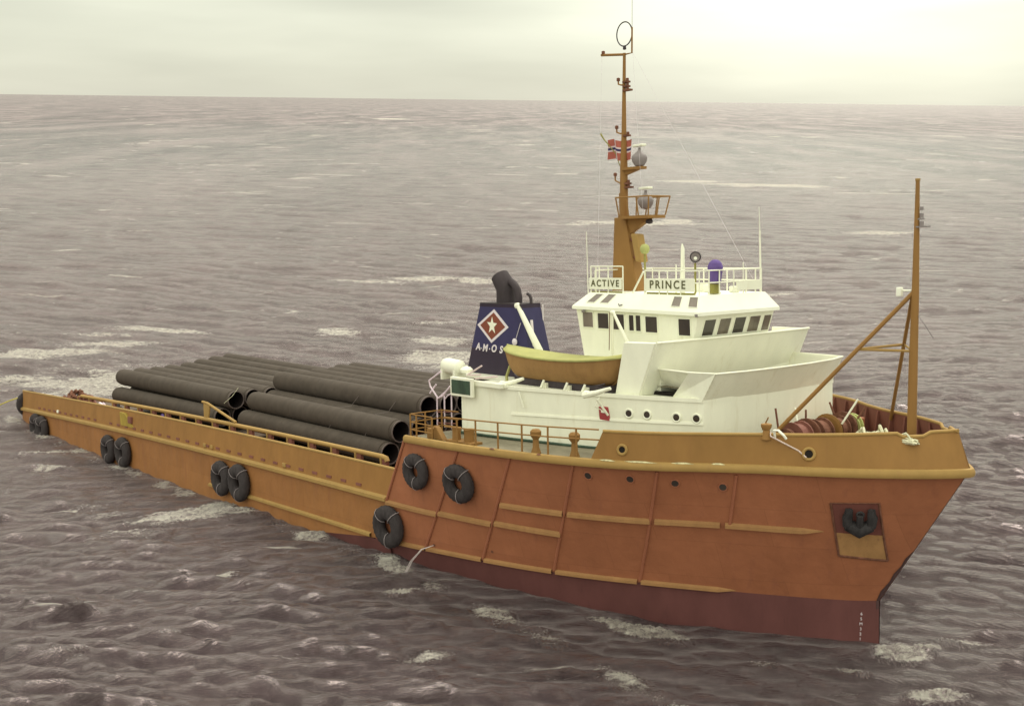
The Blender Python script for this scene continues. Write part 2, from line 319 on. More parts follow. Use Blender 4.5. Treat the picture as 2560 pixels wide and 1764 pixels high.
# hull ribs and rubbing strakes
for i, (ut, ub, tt, tb) in enumerate([(.0, .0, .97, .36), (.171, .159, .96, .02), (.308, .313, .95, .02), (.446, .477, .95, .02), (.592, .64, .94, .02), (.705, .735, .93, .53)]):
    ts = np.linspace(tb, tt, 10); b = MB()
    b.tube([hoff(ub+(ut-ub)*(t-tb)/(tt-tb), t, .015) for t in ts], .05, 6); b.build('hull_rib', ORANGE, ship, smooth=True)
def strake(u0, u1, t, side, name='rubbing_strake', h=.17, d=.10, taper=(True, True), t1=None):
    b = MB(); rows = []; prof = [(0, h*.62), (d, h*.18), (d, -h*.38), (0, -h*.55)]
    uu = np.linspace(u0, u1, 40)
    for o, z in prof:
        row = []
        for j, u in enumerate(uu):
            tt = t+(0 if t1 is None else (t1-t)*(u-u0)/(u1-u0)); k = 1.0
            e = (u1-u)*15.5
            if taper[1] and e < .45: k = max(.05, e/.45)
            e = (u-u0)*15.5
            if taper[0] and e < .25: k = max(.05, e/.25)
            q = hoff(u, tt, o*k-.01, side); q.z += z*(.3+.7*k); row.append(q)
        rows.append(row)
    b.grid(rows); return b.build(name, STRK, ship, smooth=False)
for side in (-1, 1):
    for u0, u1 in ((.002, .164), (.168, .31), (.317, .467)): strake(u0, u1, .365, side, taper=(False, False), t1=.352)
    for u0, u1 in ((.318, .457), (.467, .613), (.62, .72), (.728, .874)): strake(u0, u1, .535, side, taper=(False, u1 > .85))
    for u0, u1 in ((.03, .157), (.162, .31), (.317, .473), (.481, .636), (.643, .80)): strake(u0, u1, .012, side, 'lower_strake', .15, .09, (False, u1 > .75))
# main hull strakes, bulwark with scuppers
for side in (-1, 1):
    b = MB(); xs = list(np.linspace(XS-.03, -.02, 40))
    for prof in ([(.0, .13), (.13, .06), (.13, -.06), (.0, -.12)],):
        b.grid([[(X, side*(plan(X)+o), z+sag(X)) for X in xs] for o, z in prof])
        b.add([(XS-.03, side*(plan(XS)+o), z+sag(XS)) for o, z in prof], [(0, 1, 2, 3)]); b.add([(-.02, side*(plan(0)+o), z) for o, z in prof], [(0, 1, 2, 3)])
    b.build('rubbing_strake', ORLIGHT, ship)
    b = MB(); b.grid([[(X, side*(plan(X)+o), z-1.43+sag(X)) for X in np.linspace(-14, -1.1, 20)] for o, z in [(.0, .08), (.09, .03), (.09, -.06), (.0, -.08)]])
    b.build('lower_strake', ORLIGHT, ship)
    xs = list(np.linspace(XS, .45, 40)); b = MB()
    low = [(X, side*(plan(X)+.01), .06+sag(X)) for X in xs]; top = [(X, side*(plan(X)-.10), 1.08+sag(X)) for X in xs]
    b.wall(low, top, .06, lambda q: (0, -side, 0)); b.build('cargo_bulwark', BULA, ship)
    b = MB(); b.tube([(X, side*(plan(X)-.13), 1.09+sag(X)) for X in xs], .055, 8); b.build('bulwark_cap', ORLIGHT, ship, smooth=True)
    if side < 0:
        for X in list(np.arange(-36.5, -27, .9))+list(np.arange(-25.3, -1.0, 1.02)):
            b = MB(); z0 = .22+sag(X); yy = -(plan(X)-.0)
            b.box(X-.17, X+.17, yy-.012, yy+.03, z0, z0+.10); b.build('scupper', BROWNI, ship)
        for X, z, c in ((-33.2, .22, ROOFW), (-14.3, .2, ORLIGHT), (-7.2, .2, ORLIGHT), (-13.6, .2, ORLIGHT)):
            b = MB(); b.box(X-.12, X+.12, -plan(X)-.05, -plan(X)+.03, z+sag(X), z+.16+sag(X)); b.build('deck_drain', c, ship, bevel=.02)
        b = MB(); b.hexa([(-23.9, -6.80, .3+sag(-23)), (-22.3, -6.80, .3+sag(-23)), (-22.3, -6.76, .3+sag(-23)), (-23.9, -6.76, .3+sag(-23))], [(-23.9, -6.83, .95+sag(-23)), (-23.3, -6.83, .95+sag(-23)), (-23.3, -6.70, .95+sag(-23)), (-23.9, -6.70, .95+sag(-23))]); b.build('bulwark_patch', mat('patch_paint', (.36, .26, .055), .7, .15, .2, 3), ship)
        b = MB(); b.box(-22.9, -22.5, -6.83, -6.72, .5+sag(-23), .82+sag(-23)); b.build('bulwark_hatch', BROWNI, ship)
# crash rails inside the bulwarks with box posts
for side in (-1, 1):
    y = side*5.62; zt = 1.10
    xs = np.linspace(-32.6, -2.0, 40)
    b = MB(); b.tube([(X, y, zt+sag(X)) for X in xs]+[(-1.75, y, zt-.03), (-1.68, y, .95)], .095, 10); b.build('crash_rail', ORLIGHT, ship, smooth=True)
    X = -1.85; k = 0
    while X > -33:
        b = MB(); b.box(X-.22, X-.10, y-.09, y+.09, -.02+sag(X), zt+sag(X)-.02); b.build('crash_rail_post', ORLIGHT, ship, bevel=.02)
        b = MB(); b.box(X-.095, X+.20, y-.06, y+.06, .0+sag(X), zt-.05+sag(X)); b.build('post_web', BROWNI, ship)
        X -= 1.72; k += 1
# gusset plate by the rail near the gap between the stacks
b = MB(); b.tube([(-16.9, -5.6, 1.78), (-16.4, -5.6, 1.76), (-13.6, -5.6, 1.16)], .06, 6); b.hexa([(-16.75, -5.63, 1.0), (-16.35, -5.63, 1.0), (-16.35, -5.57, 1.0), (-16.75, -5.57, 1.0)], [(-16.75, -5.63, 1.74), (-16.1, -5.63, 1.66), (-16.1, -5.57, 1.66), (-16.75, -5.57, 1.74)])
b.build('rail_gusset', ORLIGHT, ship)
# ------------------------------------------------------------------ deckhouse tier
HZ = 4.08
hw = [(2.25, -5.2), (4.5, -4.88), (7.0, -4.4), (8.7, -3.98), (10.0, -3.62), (11.15, -3.22)]
front = [(11.35, -2.2), (11.45, -.8), (11.47, .8), (11.38, 2.2), (11.15, 3.22)]
poly = hw+front+[(x, -y) for x, y in hw[:-1]][::-1]
mb = MB(); mb.hexa([(x, y, 2.30) for x, y in poly], [(x, y, HZ) for x, y in poly]); house = mb.build('deckhouse', WHITE, ship, bevel=.03)
mb = MB(); n_ = len(hw)+len(front)
mb.wall([(x, y-.035 if y < 0 else y, 3.09+.025*x) for x, y in hw[1:]], [(x, y-.02, 3.17+.025*x) for x, y in hw[1:]], .05, lambda q: (0, 1, 0)); mb.build('wall_ledge', WHITE, ship)
mb = MB(); top = [(x, y*1.01, HZ+.0) for x, y in poly[:n_]]; mb.wall([(q[0]+.0, q[1], HZ-.06) for q in top], [(q[0], q[1], HZ+.05) for q in top], .12, lambda q: (0, 1, 0) if q.y < 0 else (0, -1, 0)); mb.build('deck_edge', WHITE, ship)
mb = MB(); mb.tube([(2.2, -5.22, 2.42), (4.5, -4.92, 2.42), (7, -4.44, 2.42), (9, -3.9, 2.42)], .05, 6); mb.build('base_gutter', GREENP, ship)
# casing abaft the house: deck slab over a wall coloured dark for the recess shade
mb = MB(); mb.box(-1.1, 2.6, -3.3, 3.3, HZ-.12, HZ+.0); mb.build('casing_top', WHITE, ship, bevel=.02)
mb = MB(); mb.box(-.5, 2.24, -3.05, 3.05, .0, HZ-.13); mb.build('casing', SOOTSHADE, ship)
mb = MB(); mb.box(2.26, 4.3, -5.16, -4.9, HZ-.02, HZ+.12); mb.box(2.9, 4.4, -5.02, -4.94, HZ, HZ+.1); mb.build('deck_parapet', WHITE, ship)
for X in (4.95, 8.2):
    mb = MB(); mb.tube([(X, -4.95+.1*(X-5), 4.0), (X+.12, -4.86+.1*(X-5)+(.25 if X > 8 else 0), 3.5)], .035, 6); mb.build('wall_bracket', WHITE, ship)
def wally(X): return float(np.interp(X, [a for a, _ in hw], [b for _, b in hw]))
for X, z, R in ((8.86, 3.57, .125), (9.45, 3.57, .125), (10.36, 3.55, .125), (10.95, 3.55, .13)):
    y = wally(X); n = Vector((-.28, -1, 0)).normalized() if X < 10 else Vector((.28, -1, 0)).normalized(); n = Vector((.3, -1, 0)).normalized()
    fr = MB(); fr.torus((X, y-.012, z), n, R, .03, 24, 8); f = fr.build('porthole', WHITE, ship, smooth=True)
    g = MB(); g.lathe([(0, .02), (R, .02)], (X, y-.004, z), n, 20); g.build('glass', GLASS, f)
mb = MB(); y = wally(8.0)-.06; mb.hexa([(7.86, y, 3.28), (8.24, y+.08, 3.28), (8.24, y+.2, 3.28), (7.86, y+.12, 3.28)], [(7.84, y-.02, 3.72), (8.16, y+.05, 3.72), (8.16, y+.2, 3.72), (7.84, y+.12, 3.72)]); rb = mb.build('fire_box', REDBOX, ship, bevel=.03)
mb = MB(); mb.box(7.95, 8.09, y-.005, y+.04, 3.54, 3.60); mb.build('box_label', ROOFW, rb)
mb = MB(); mb.tube([(7.9, wally(7.9)-.05, 4.0), (7.95, wally(7.9)-.3, 3.75), (8.1, wally(8.1)-.03, 3.55)], .014, 6); mb.build('wall_bracket', WHITE, ship)
# green framed panel on the aft corner
mb = MB(); mb.box(1.84, 3.02, -5.34, -5.22, 3.66, 4.30)
pn = mb.build('light_screen', WHITE, ship, bevel=.02); mb = MB(); mb.box(1.93, 2.93, -5.355, -5.33, 3.75, 4.21); mb.build('green_board', GREENP, pn)
# bow-front steps of the superstructure
def rake(z): return 9.05+.42*(z-4.0)
mb = MB()     # upper bridge front: raked bulwark
def up(z, y): return (rake(z)-.10*(abs(y)/3.8)**2+.08, y, z)
ys = np.linspace(-3.66, 3.9, 12)
mb.wall([up(4.1, y) for y in ys], [up(5.70, y) for y in ys], .07, lambda q: (-1, 0, 0)); 
ub = mb.build('bridge_front_bulwark', WHITE, ship)
mb = MB(); mb.tube([up(5.71, y) for y in ys], .035, 8); mb.build('bulwark_cap', WHITE, ub, smooth=True)
mb = MB(); mb.hexa([(8.12, -3.80, 3.93), (8.98, -3.72, 3.93), (8.98, -3.45, 3.93), (8.12, -3.50, 3.93)], [(8.55, -3.82, 5.69), (9.72, -3.70, 5.71), (9.72, -3.45, 5.71), (8.55, -3.50, 5.69)]); mb.build('wing_screen', WHITE, ship, bevel=.02)
mb = MB(); mb.hexa([(8.3, 3.5, 4.1), (9.0, 3.5, 4.1), (9.0, 3.9, 4.1), (8.3, 3.8, 4.1)], [(8.3, 3.8, 5.70), (9.65, 3.86, 5.70), (9.65, 3.93, 5.70), (8.3, 3.95, 5.70)]); mb.build('wing_screen', WHITE, ship)
mb = MB(); mb.box(4.4, 9.3, -3.0, 3.5, HZ+.0, 4.86); mb.build('bridge_deck_block', WHITE, ship)
# lower front bulwark around the step
lowp = [(9.42, -3.24), (10.85, -3.42), (11.62, -3.22), (11.82, -2.1), (11.92, -.7), (11.9, .9), (11.75, 2.3), (11.46, 3.3), (9.24, 3.55)]
botz = [4.34, 4.20, 4.09, 4.09, 4.09, 4.09, 4.09, 4.09, 4.2]
botp = [(9.12, -2.75), (10.10, -2.80), (11.16, -3.20), (11.36, -2.0), (11.46, -.7), (11.47, .8), (11.38, 2.2), (11.15, 3.2), (9.1, 3.4)]
mb = MB()
def inn(q): return Vector((10.0-q.x, -q.y*.6, 0)).normalized()
mb.wall([(a, b, z) for (a, b), z in zip(botp, botz)], [(a, b, 4.88) for a, b in lowp], .06, inn); lb = mb.build('front_bulwark', WHITE, ship)
mb = MB(); mb.tube([(a, b, 4.89) for a, b in lowp], .03, 8); mb.build('bulwark_cap', WHITE, lb, smooth=True)
mb = MB(); mb.hexa([(10.0, -3.30, 4.06), (11.14, -3.27, 4.06), (11.14, -3.15, 4.06), (10.0, -3.15, 4.06)], [(10.83, -3.47, 4.90), (11.63, -3.26, 4.90), (11.60, -3.15, 4.90), (10.85, -3.25, 4.90)]); mb.build('raked_screen', WHITE, ship)
mb = MB(); mb.box(9.1, 10.0, -3.1, -2.9, 4.09, 4.19); mb.build('gap_shade', DARK, ship)  # dark box painted as the shade in the gap under the bulwark
mb = MB(); mb.add([(9.2, -3.1, 4.34), (11.3, -3.1, 4.34), (11.6, 0, 4.34), (11.3, 3.1, 4.34), (9.2, 3.3, 4.34)], [(0, 1, 2, 3, 4)]); mb.build('step_deck', DECKG, ship)
# ------------------------------------------------------------------ wheelhouse
E0, E1 = 6.60, 6.52
mb = MB()
base = [(4.75, -1.80, 4.86), (9.35, -1.80, 4.86), (9.35, 1.80, 4.86), (4.75, 1.80, 4.86)]
eave = [(4.45, -1.88, E0-.03), (9.84, -1.88, E1-.03), (9.84, 1.88, E1-.03), (4.45, 1.88, E0-.03)]
mb.hexa(base, eave); wh = mb.build('wheelhouse', WHITE, ship)
mb = MB(); o1 = [(4.38, -2.0, E0), (9.95, -2.0, E1), (9.95, 2.0, E1), (4.38, 2.0, E0)]; o0 = [(a, b, c-.10) for a, b, c in o1]
rt = [(4.84, -1.60, 7.05), (9.68, -1.60, 7.02), (9.68, 1.60, 7.02), (4.84, 1.60, 7.05)]
mb.mi = 0; mb.hexa(o0, o1); mb.mi = 0; mb.hexa([(a, b, c+.002) for a, b, c in o1], rt); roof = mb.build('wheelhouse_roof', ROOFW, ship)
def lerp3(P, s, t):   # bilinear on quad P: P0,P1 bottom, P3,P2 top
    a = Vector(P[0]).lerp(Vector(P[1]), s); b = Vector(P[3]).lerp(Vector(P[2]), s); return a.lerp(b, t)
def window(parent, c, fr_m, gl_m, off, name='window', fw=.035, sub='pane'):     # c: 4 corners (bl, br, tr, tl), off outward vector
    c = [Vector(q) for q in c]; off = Vector(off).normalized(); m = sum(c, Vector())/4
    outer = [q+(q-m).normalized()*fw for q in c]; b = MB(); n = 4
    vs = [q+off*.0 for q in outer]+[q+off*.025 for q in outer]+[q+off*.025 for q in c]+[q+off*.0 for q in c]
    fs = []
    for i in range(4):
        j = (i+1) % 4; fs += [(i, j, 4+j, 4+i), (4+i, 4+j, 8+j, 8+i), (8+i, 8+j, 12+j, 12+i)]
    b.add(vs, fs); f = b.build(name, fr_m, parent)
    b = MB(); b.add([q+off*.008 for q in c], [(0, 1, 2, 3)]); b.build(sub, gl_m, f); return f
def wy(z): return -1.80-.08*(z-4.86)/1.65
for wi, (X0, X1, zt, zb) in enumerate(((4.78, 5.26, 6.40, 5.90), (5.49, 5.99, 6.38, 5.88), (6.15, 6.70, 6.37, 5.87), (6.92, 7.13, 6.36, 5.86), (7.22, 7.43, 6.36, 5.86), (7.64, 8.14, 6.34, 5.84), (9.03, 9.5, 6.31, 5.80))):
    for s in (-1, 1):
        window(wh, [(X0, -s*wy(zb)*-1 if 0 else s*-wy(zb), zb), (X1, s*-wy(zb), zb), (X1, s*-wy(zt), zt), (X0, s*-wy(zt), zt)], WHITE, GLASSL if wi == 0 else GLASS, (0, s, 0))  # aftmost pane lighter, light seen through it put into its colour
def fx(z): return 9.35+.49*(z-4.86)/1.65
for wi, (y0, y1) in enumerate(((-1.50, -.98), (-.78, -.24), (-.04, .50), (.70, 1.24), (1.42, 1.80))):
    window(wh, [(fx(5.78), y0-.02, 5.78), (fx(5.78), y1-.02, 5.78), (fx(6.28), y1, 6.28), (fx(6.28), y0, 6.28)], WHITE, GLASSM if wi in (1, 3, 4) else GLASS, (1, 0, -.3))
P = [o1[0], o1[1], rt[1], rt[0]]
for s0, s1 in ((.09, .155), (.205, .275), (.79, .855), (.93-.01, .985)):
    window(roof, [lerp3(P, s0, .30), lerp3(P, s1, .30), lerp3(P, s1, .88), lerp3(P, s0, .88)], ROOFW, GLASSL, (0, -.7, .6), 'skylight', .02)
mb = MB(); mb.tube([(6.55, -1.97, 6.72), (6.6, -2.0, 6.66), (6.7, -1.95, 6.7)], .02, 6); mb.build('roof_eye', CHAINM, ship)
# lamps on the eave corners
for X, y in ((9.1, -2.0), (4.9, -2.0)):
    mb = MB(); mb.lathe([(0, -.05), (.05, -.05), (.07, .03), (.0, .05)], (X+.75 if X > 9 else X, y+.02, 6.44), (0, 0, 1), 10); mb.build('eave_lamp', GREYM, ship, smooth=True)
# ------------------------------------------------------------------ wheelhouse-top rails with the two name boards
def rail(name, pts, zb, zt, mids, m, r=.02, post_every=None, parent=ship):
    b = MB()
    for zz in [zt]+mids:
        b.tube([(x, y, zz+(dz if len(q) else 0)) for (x, y, *q) in pts for dz in (0,)], r, 6)
    for (x, y, *q) in pts: b.tube([(x, y, zb), (x, y, zt)], r, 6)
    return b.build(name, m, parent)
RZ = 7.03
rail('roof_railing', [(4.80, -1.50), (5.05, -1.50), (5.20, -1.50), (5.62, -1.50), (6.3, -1.50)], RZ, 7.92, [7.52], WHITE, .022)
rail('roof_railing', [(7.28, -1.50), (7.9, -1.5), (8.25, -1.5), (8.8, -1.5), (9.55, -1.5), (9.6, -1.1), (9.6, -.6), (9.6, .1), (9.6, .7), (9.6, 1.2), (9.6, 1.5), (9.0, 1.5), (8.2, 1.5), (7.2, 1.5), (6.2, 1.5), (4.85, 1.5), (4.8, 0), (4.8, -1.3)], RZ, 7.78, [7.40], WHITE, .022)
mb = MB(); mb.tube([(7.22, -1.5, 7.75), (6.72, -1.5, 7.03)], .03, 6); mb.build('rail_brace', WHITE, ship)
for body, X0, X1, zc, hgt in (('ACTIVE', 4.78, 6.27, 7.35, .38), ('PRINCE', 7.30, 9.40, 7.33, .40)):
    mb = MB(); mb.box(X0, X1, -1.56, -1.525, zc-hgt/2, zc+hgt/2); bd_ = mb.build('name_board', WHITE, ship)
    n = len(body); 
    text_mesh(body, .31 if body == 'ACTIVE' else .36, .004, plane_M(((X0+X1)/2-(.0 if body == 'ACTIVE' else .06), -1.566, zc), (1, 0, 0), (0, 0, 1)), 'lettering', LETTER, bd_, space=1.36 if body == 'ACTIVE' else 1.34, bold=.006)
    mb = MB(); mb.box(X0+.05, X1-.05, -1.50, -1.44, RZ, RZ+.06); mb.build('board_foot', OLIVE, ship)
mb = MB(); mb.box(9.62, 9.66, .2, 1.42, 7.12, 7.42); mb.build('wind_screen', WHITE, ship)
# ------------------------------------------------------------------ rooftop gear
mb = MB(); mb.tube([(8.1, -.6, 7.0), (8.1, -.6, 8.45), (8.08, -.6, 8.62)], [.075, .06, .02], 12); mb.build('vent_pipe', WHITE, ship, smooth=True)
sl_ = MB(); sl_.tube([(8.62, -.6, 7.03), (8.62, -.6, 8.0)], .035, 8); slb = sl_.build('searchlight', OLIVE, ship)
mb = MB(); d = Vector((.55, -.75, -.1)).normalized(); c = Vector((8.64, -.6, 8.2))
mb.lathe([(0, -.17), (.10, -.16), (.165, -.06), (.18, .07), (.17, .09), (.14, .07)], c, d, 22); mb.build('lamp_housing', SOOTSHADE, slb, smooth=True)
mb = MB(); mb.lathe([(0, .02), (.09, .05), (.14, .075)], c, d, 20); mb.build('reflector', GREYM, slb, smooth=True)
mb = MB(); mb.lathe([(0, .085), (.055, .075)], c+Vector((0, 0, -.04)), d, 14); mb.build('lamp_bulb', ROOFW, slb)
mb = MB(); mb.lathe([(.0, .02), (.20, .02), (.2, .06), (.17, .08), (.15, .38)], (9.35, -.55, 7.02), (0, 0, 1), 14); bn = mb.build('compass_binnacle', OLIVE, ship, smooth=True)
mb = MB(); mb.lathe([(.20, .34), (.21, .45), (.225, .62), (.24, .74), (.25, .86), (.20, .98), (.11, 1.07), (.0, 1.09)], (9.35, -.55, 7.02), (0.03, .02, 1), 9); mb.build('canvas_cover', PURPLE, bn, smooth=False, bevel=.02)
mb = MB(); mb.tube([(6.45, -.6, 7.03), (6.45, -.6, 8.3)], .035, 8); bl = mb.build('dome_antenna', OLIVE, ship)
mb = MB(); mb.lathe([(0, -.17), (.10, -.145), (.155, -.06), (.16, .04), (.12, .13), (.05, .165), (0, .17)], (6.45, -.6, 8.47), (0, 0, 1), 18); mb.build('dome', BALL, bl, smooth=True)
for name, p0, p1, r in (('whip_antenna', (4.35, -1.2, 6.9), (4.30, -1.2, 9.1), .018), ('whip_antenna', (9.62, 1.45, 7.0), (9.58, 1.45, 9.0), .035), ('whip_antenna', (9.58, 1.45, 9.0), (9.55, 1.45, 9.75), .012), ('stub_antenna', (7.55, -.3, 7.0), (7.55, -.3, 7.95), .03), ('stub_antenna', (9.62, .55, 7.0), (9.62, .55, 8.0), .02)):
    mb = MB(); mb.tube([p0, p1], [r, r*.6], 6); mb.build(name, WHITE, ship)
# signal boxes on the roof
for X, y, s in ((8.2, .3, .25), (9.0, .6, .2), (7.6, .5, .3)):
    mb = MB(); mb.box(X, X+s*1.4, y, y+s, 7.03, 7.03+s); mb.build('deck_box', WHITE, ship, bevel=.02)
# ------------------------------------------------------------------ main mast
mast = MB(); mast.hexa([(4.55, -.24, 7.0), (5.78, -.24, 7.0), (5.78, .24, 7.0), (4.55, .24, 7.0)], [(4.62, -.17, 9.56), (5.14, -.17, 9.56), (5.14, .17, 9.56), (4.62, .17, 9.56)])
mo = mast.build('main_mast', BULW, ship, bevel=.02)
mb = MB(); mb.tube([(4.93, 0, 9.5), (4.95, 0, 11.3), (4.97, 0, 12.4), (5.0, 0, 14.0), (5.03, 0, 15.1)], [.15, .13, .085, .06, .05], 12); mb.build('mast_pole', BULW, mo, smooth=True)
mb = MB(); mb.tube([(4.80, 0, 9.5), (4.78, 0, 10.4)], .06, 8); mb.build('aft_spur', BULW, mo)
mb = MB(); mb.box(5.05, 6.45, -.42, .42, 9.50, 9.60); mb.hexa([(5.1, -.08, 8.95), (5.2, -.08, 8.95), (5.2, .08, 8.95), (5.1, .08, 8.95)], [(5.1, -.1, 9.5), (6.2, -.1, 9.5), (6.2, .1, 9.5), (5.1, .1, 9.5)]); pf = mb.build('radar_platform', BULW, mo)
mb = MB(); pts = [(5.1, -.42), (5.55, -.42), (6.0, -.42), (6.45, -.42), (6.45, 0), (6.45, .42), (6.0, .42), (5.55, .42), (5.1, .42)]
for x, y in pts: mb.tube([(x, y, 9.6), (x+.12*(x > 6)-.05*(x < 5.3), y*1.25, 10.22)], .024, 6)
mb.tube([(x+.12*(x > 6)-.05*(x < 5.3), y*1.25, 10.22) for x, y in pts], .026, 6); mb.build('platform_railing', BULW, mo)
def radar(x, z, y=0.0, tiltw=1.0):
    b = MB(); b.lathe([(0, -.28), (.15, -.25), (.24, -.12), (.27, .0), (.25, .09), (.14, .18), (.05, .27), (.045, .36)], (x, y, z), (0, 0, 1), 16); r = b.build('radar', GREYM, mo, smooth=True)
    b = MB(); dd = Vector((.55, -.83, 0)); c_ = Vector((x, y, z+.42)); s = dd.cross(Vector((0, 0, 1)))
    dd = Vector((.75, -.2, 0)).normalized(); s = Vector((-dd.y, dd.x, 0))
    L_, W_ = .30, .10
    b.hexa([c_-dd*L_-s*W_+Vector((0, 0, -.03)), c_+dd*L_-s*W_+Vector((0, 0, -.03)), c_+dd*L_+s*W_+Vector((0, 0, -.03)), c_-dd*L_+s*W_+Vector((0, 0, -.03))], [c_-dd*L_-s*W_+Vector((0, 0, .05)), c_+dd*L_-s*W_+Vector((0, 0, .05)), c_+dd*L_+s*W_+Vector((0, 0, .05)), c_-dd*L_+s*W_+Vector((0, 0, .05))])
    b.build('scanner', WHITE, r, bevel=.02)
radar(5.95, 10.08); radar(5.68, 11.52)
mb = MB(); mb.lathe([(0, .0), (.11, .03), (.13, .1), (.1, .16)], (6.1, 0, 9.3), (0, 0, 1), 12); mb.build('platform_lamp', SOOTSHADE, mo, smooth=True)
mb = MB(); mb.box(5.0, 5.86, -.16, .16, 11.16, 11.25); mb.hexa([(5.0, -.05, 11.0), (5.1, -.05, 11.0), (5.1, .05, 11.0), (5.0, .05, 11.0)], [(5.0, -.08, 11.16), (5.7, -.08, 11.16), (5.7, .08, 11.16), (5.0, .08, 11.16)]); mb.build('radar_bracket', BULW, mo)
# mast lamps on curved arms
def arm(x0, z0, x1, z1, lamp=(.06, .12), m=BULW):
    b = MB(); b.tube([(x0, 0, z0), ((x0+x1)/2, 0, z0-.0), (x1, 0, (z0+z1)/2-.03), (x1, 0, z1)], .028, 6); a_ = b.build('lamp_arm', m, mo, smooth=True)
    b = MB(); b.lathe([(0, -.02), (lamp[0], 0), (lamp[0], lamp[1]*.8), (0, lamp[1])], (x1, 0, z1), (0, 0, 1), 10); b.build('lamp', RUST, a_, smooth=True)
arm(4.95, 10.75, 4.53, 11.0); arm(4.97, 12.42, 4.63, 12.6); arm(5.0, 14.05, 4.73, 14.2)
for z in (10.55, 10.68, 12.3, 13.95, 14.1, 13.82):
    b = MB(); b.box(5.0, 5.22+(.1 if z in (10.55, 13.82) else 0), -.09, .09, z, z+.06); b.lathe([(0, .06), (.05, .06), (.05, .15), (0, .16)], (5.16, 0, z), (0, 0, 1), 8); b.build('mast_lamp', RUST, mo)
mb = MB(); mb.tube([(3.93, 0, 15.18), (5.03, 0, 15.05)], .045, 6); mb.tube([(5.03, 0, 15.05), (5.38, 0, 15.06), (5.40, 0, 15.9)], .03, 6); mb.build('crossarm', BULW, mo)
mb = MB(); mb.lathe([(0, 0), (.06, 0), (.06, .1), (0, .12)], (4.02, 0, 15.2), (0, 0, 1), 8); mb.build('masthead_lamp', RUST, mo)
mb = MB(); ring = [(5.04+.36*math.cos(a), 0, 15.73+.40*math.sin(a)) for a in np.linspace(0, 2*PI, 37)]; mb.tube(ring, .022, 6, cap=False); mb.lathe([(0, -.02), (.06, 0), (.05, .12), (0, .14)], (5.04, 0, 15.22), (0, 0, 1), 8); mb.build('loop_antenna', SOOTSHADE, mo, smooth=True)
mb = MB(); mb.tube([(4.75, 0, 11.34), (4.58, 0, 11.75), (4.0, 0, 12.3), (3.84, 0, 12.5)], [.016, .018, .022, .035], 6); mb.build('flag_gaff', OLIVE, mo)
mb = MB(); mb.hexa([(5.72, -.30, 8.05), (6.02, -.30, 8.02), (6.02, .05, 8.02), (5.72, .05, 8.05)], [(5.50, -.30, 9.0), (5.82, -.30, 8.98), (5.82, .05, 8.98), (5.50, .05, 9.0)]); sp = mb.build('mast_locker', ORLIGHT, mo, bevel=.05)
for z in (8.15, 8.75):
    b = MB(); b.box(5.25, 5.72-.2*(z-8.1), -.12, -.02, z, z+.09); b.build('bracket', BROWNI, sp)
for p0, p1 in (((5.4, 0, 15.1), (9.5, 1.4, 7.2)), ((3.95, 0, 15.15), (4.9, -1.3, 7.2)), ((5.4, 0.02, 15.1), (6.2, -.4, 9.6))):
    b = MB(); b.tube([p0, p1], .0035, 4); b.build('stay_wire', PINKW, mo)
b = MB(); b.tube([(5.40, 0, 15.9), (5.44, 0, 18.2)], .008, 4); b.build('top_whip', CHAINM, mo)
# ------------------------------------------------------------------ funnel
F0 = [(-.47, -2.8, 4.08), (3.25, -2.8, 4.08), (3.15, -1.7, 4.08), (-.47, -1.7, 4.08)]
FT = [(.42, -2.8, 6.64), (2.68, -2.8, 6.64), (2.68, -1.95, 6.64), (.42, -1.95, 6.64)]
mid = [tuple(Vector(a).lerp(Vector(b), .36)) for a, b in zip(F0, FT)]; mid2 = [tuple(Vector(a).lerp(Vector(b), .95)) for a, b in zip(F0, FT)]
mb = MB(); mb.mi = 1; mb.hexa(F0, mid); mb.mi = 0; mb.hexa(mid, mid2); mb.mi = 1; mb.hexa(mid2, [(a-.02*(a < 1)+.02*(a > 1), b-.02*(b < -2.2)+.02*(b > -2.2), c) for a, b, c in FT]); fn = mb.build('funnel', [BLUE, DBLUE], ship)
fy = -2.8
D_ = [(1.19, 6.44), (1.97, 5.82), (1.0, 5.22), (.22, 5.85)]; cx, cz = 1.09, 5.84
mb = MB(); mb.hexa([(x, fy-.001, z) for x, z in D_], [(x, fy-.010, z) for x, z in D_]); em = mb.build('diamond_emblem', PINKW, fn)
mb = MB(); Di = [(cx+(x-cx)*.80, cz+(z-cz)*.80) for x, z in D_]; mb.hexa([(x, fy-.009, z) for x, z in Di], [(x, fy-.016, z) for x, z in Di]); mb.build('red_field', REDP, em)
mb = MB(); st = []
for k in range(10):
    a = PI/2-.05+k*PI/5; r = (.33 if k % 2 == 0 else .135); st.append((cx-.02+r*math.cos(a)*.9, cz+.01+r*math.sin(a)))
st = st[::-1]; b_ = len(st); mb.add([(x, fy-.020, z) for x, z in st]+[(cx-.02, fy-.020, cz+.01)], [(i, (i+1) % 10, 10) for i in range(10)]); mb.build('star', WHITE, em)
for ch, x, z in (('A', .22, 5.05), ('M', .62, 5.02), ('O', 1.12, 5.02), ('S', 1.52, 5.0)):
    text_mesh(ch, .36, .004, plane_M((x, fy-.008, z), (1, 0, -.02), (0, 0, 1)), 'letter', PINKW, fn, shear=.25, bold=.012)
for x in (.40, .89): 
    mb = MB(); mb.box(x-.025, x+.025, fy-.010, fy-.001, 4.98, 5.03); mb.build('letter_dot', PINKW, fn)
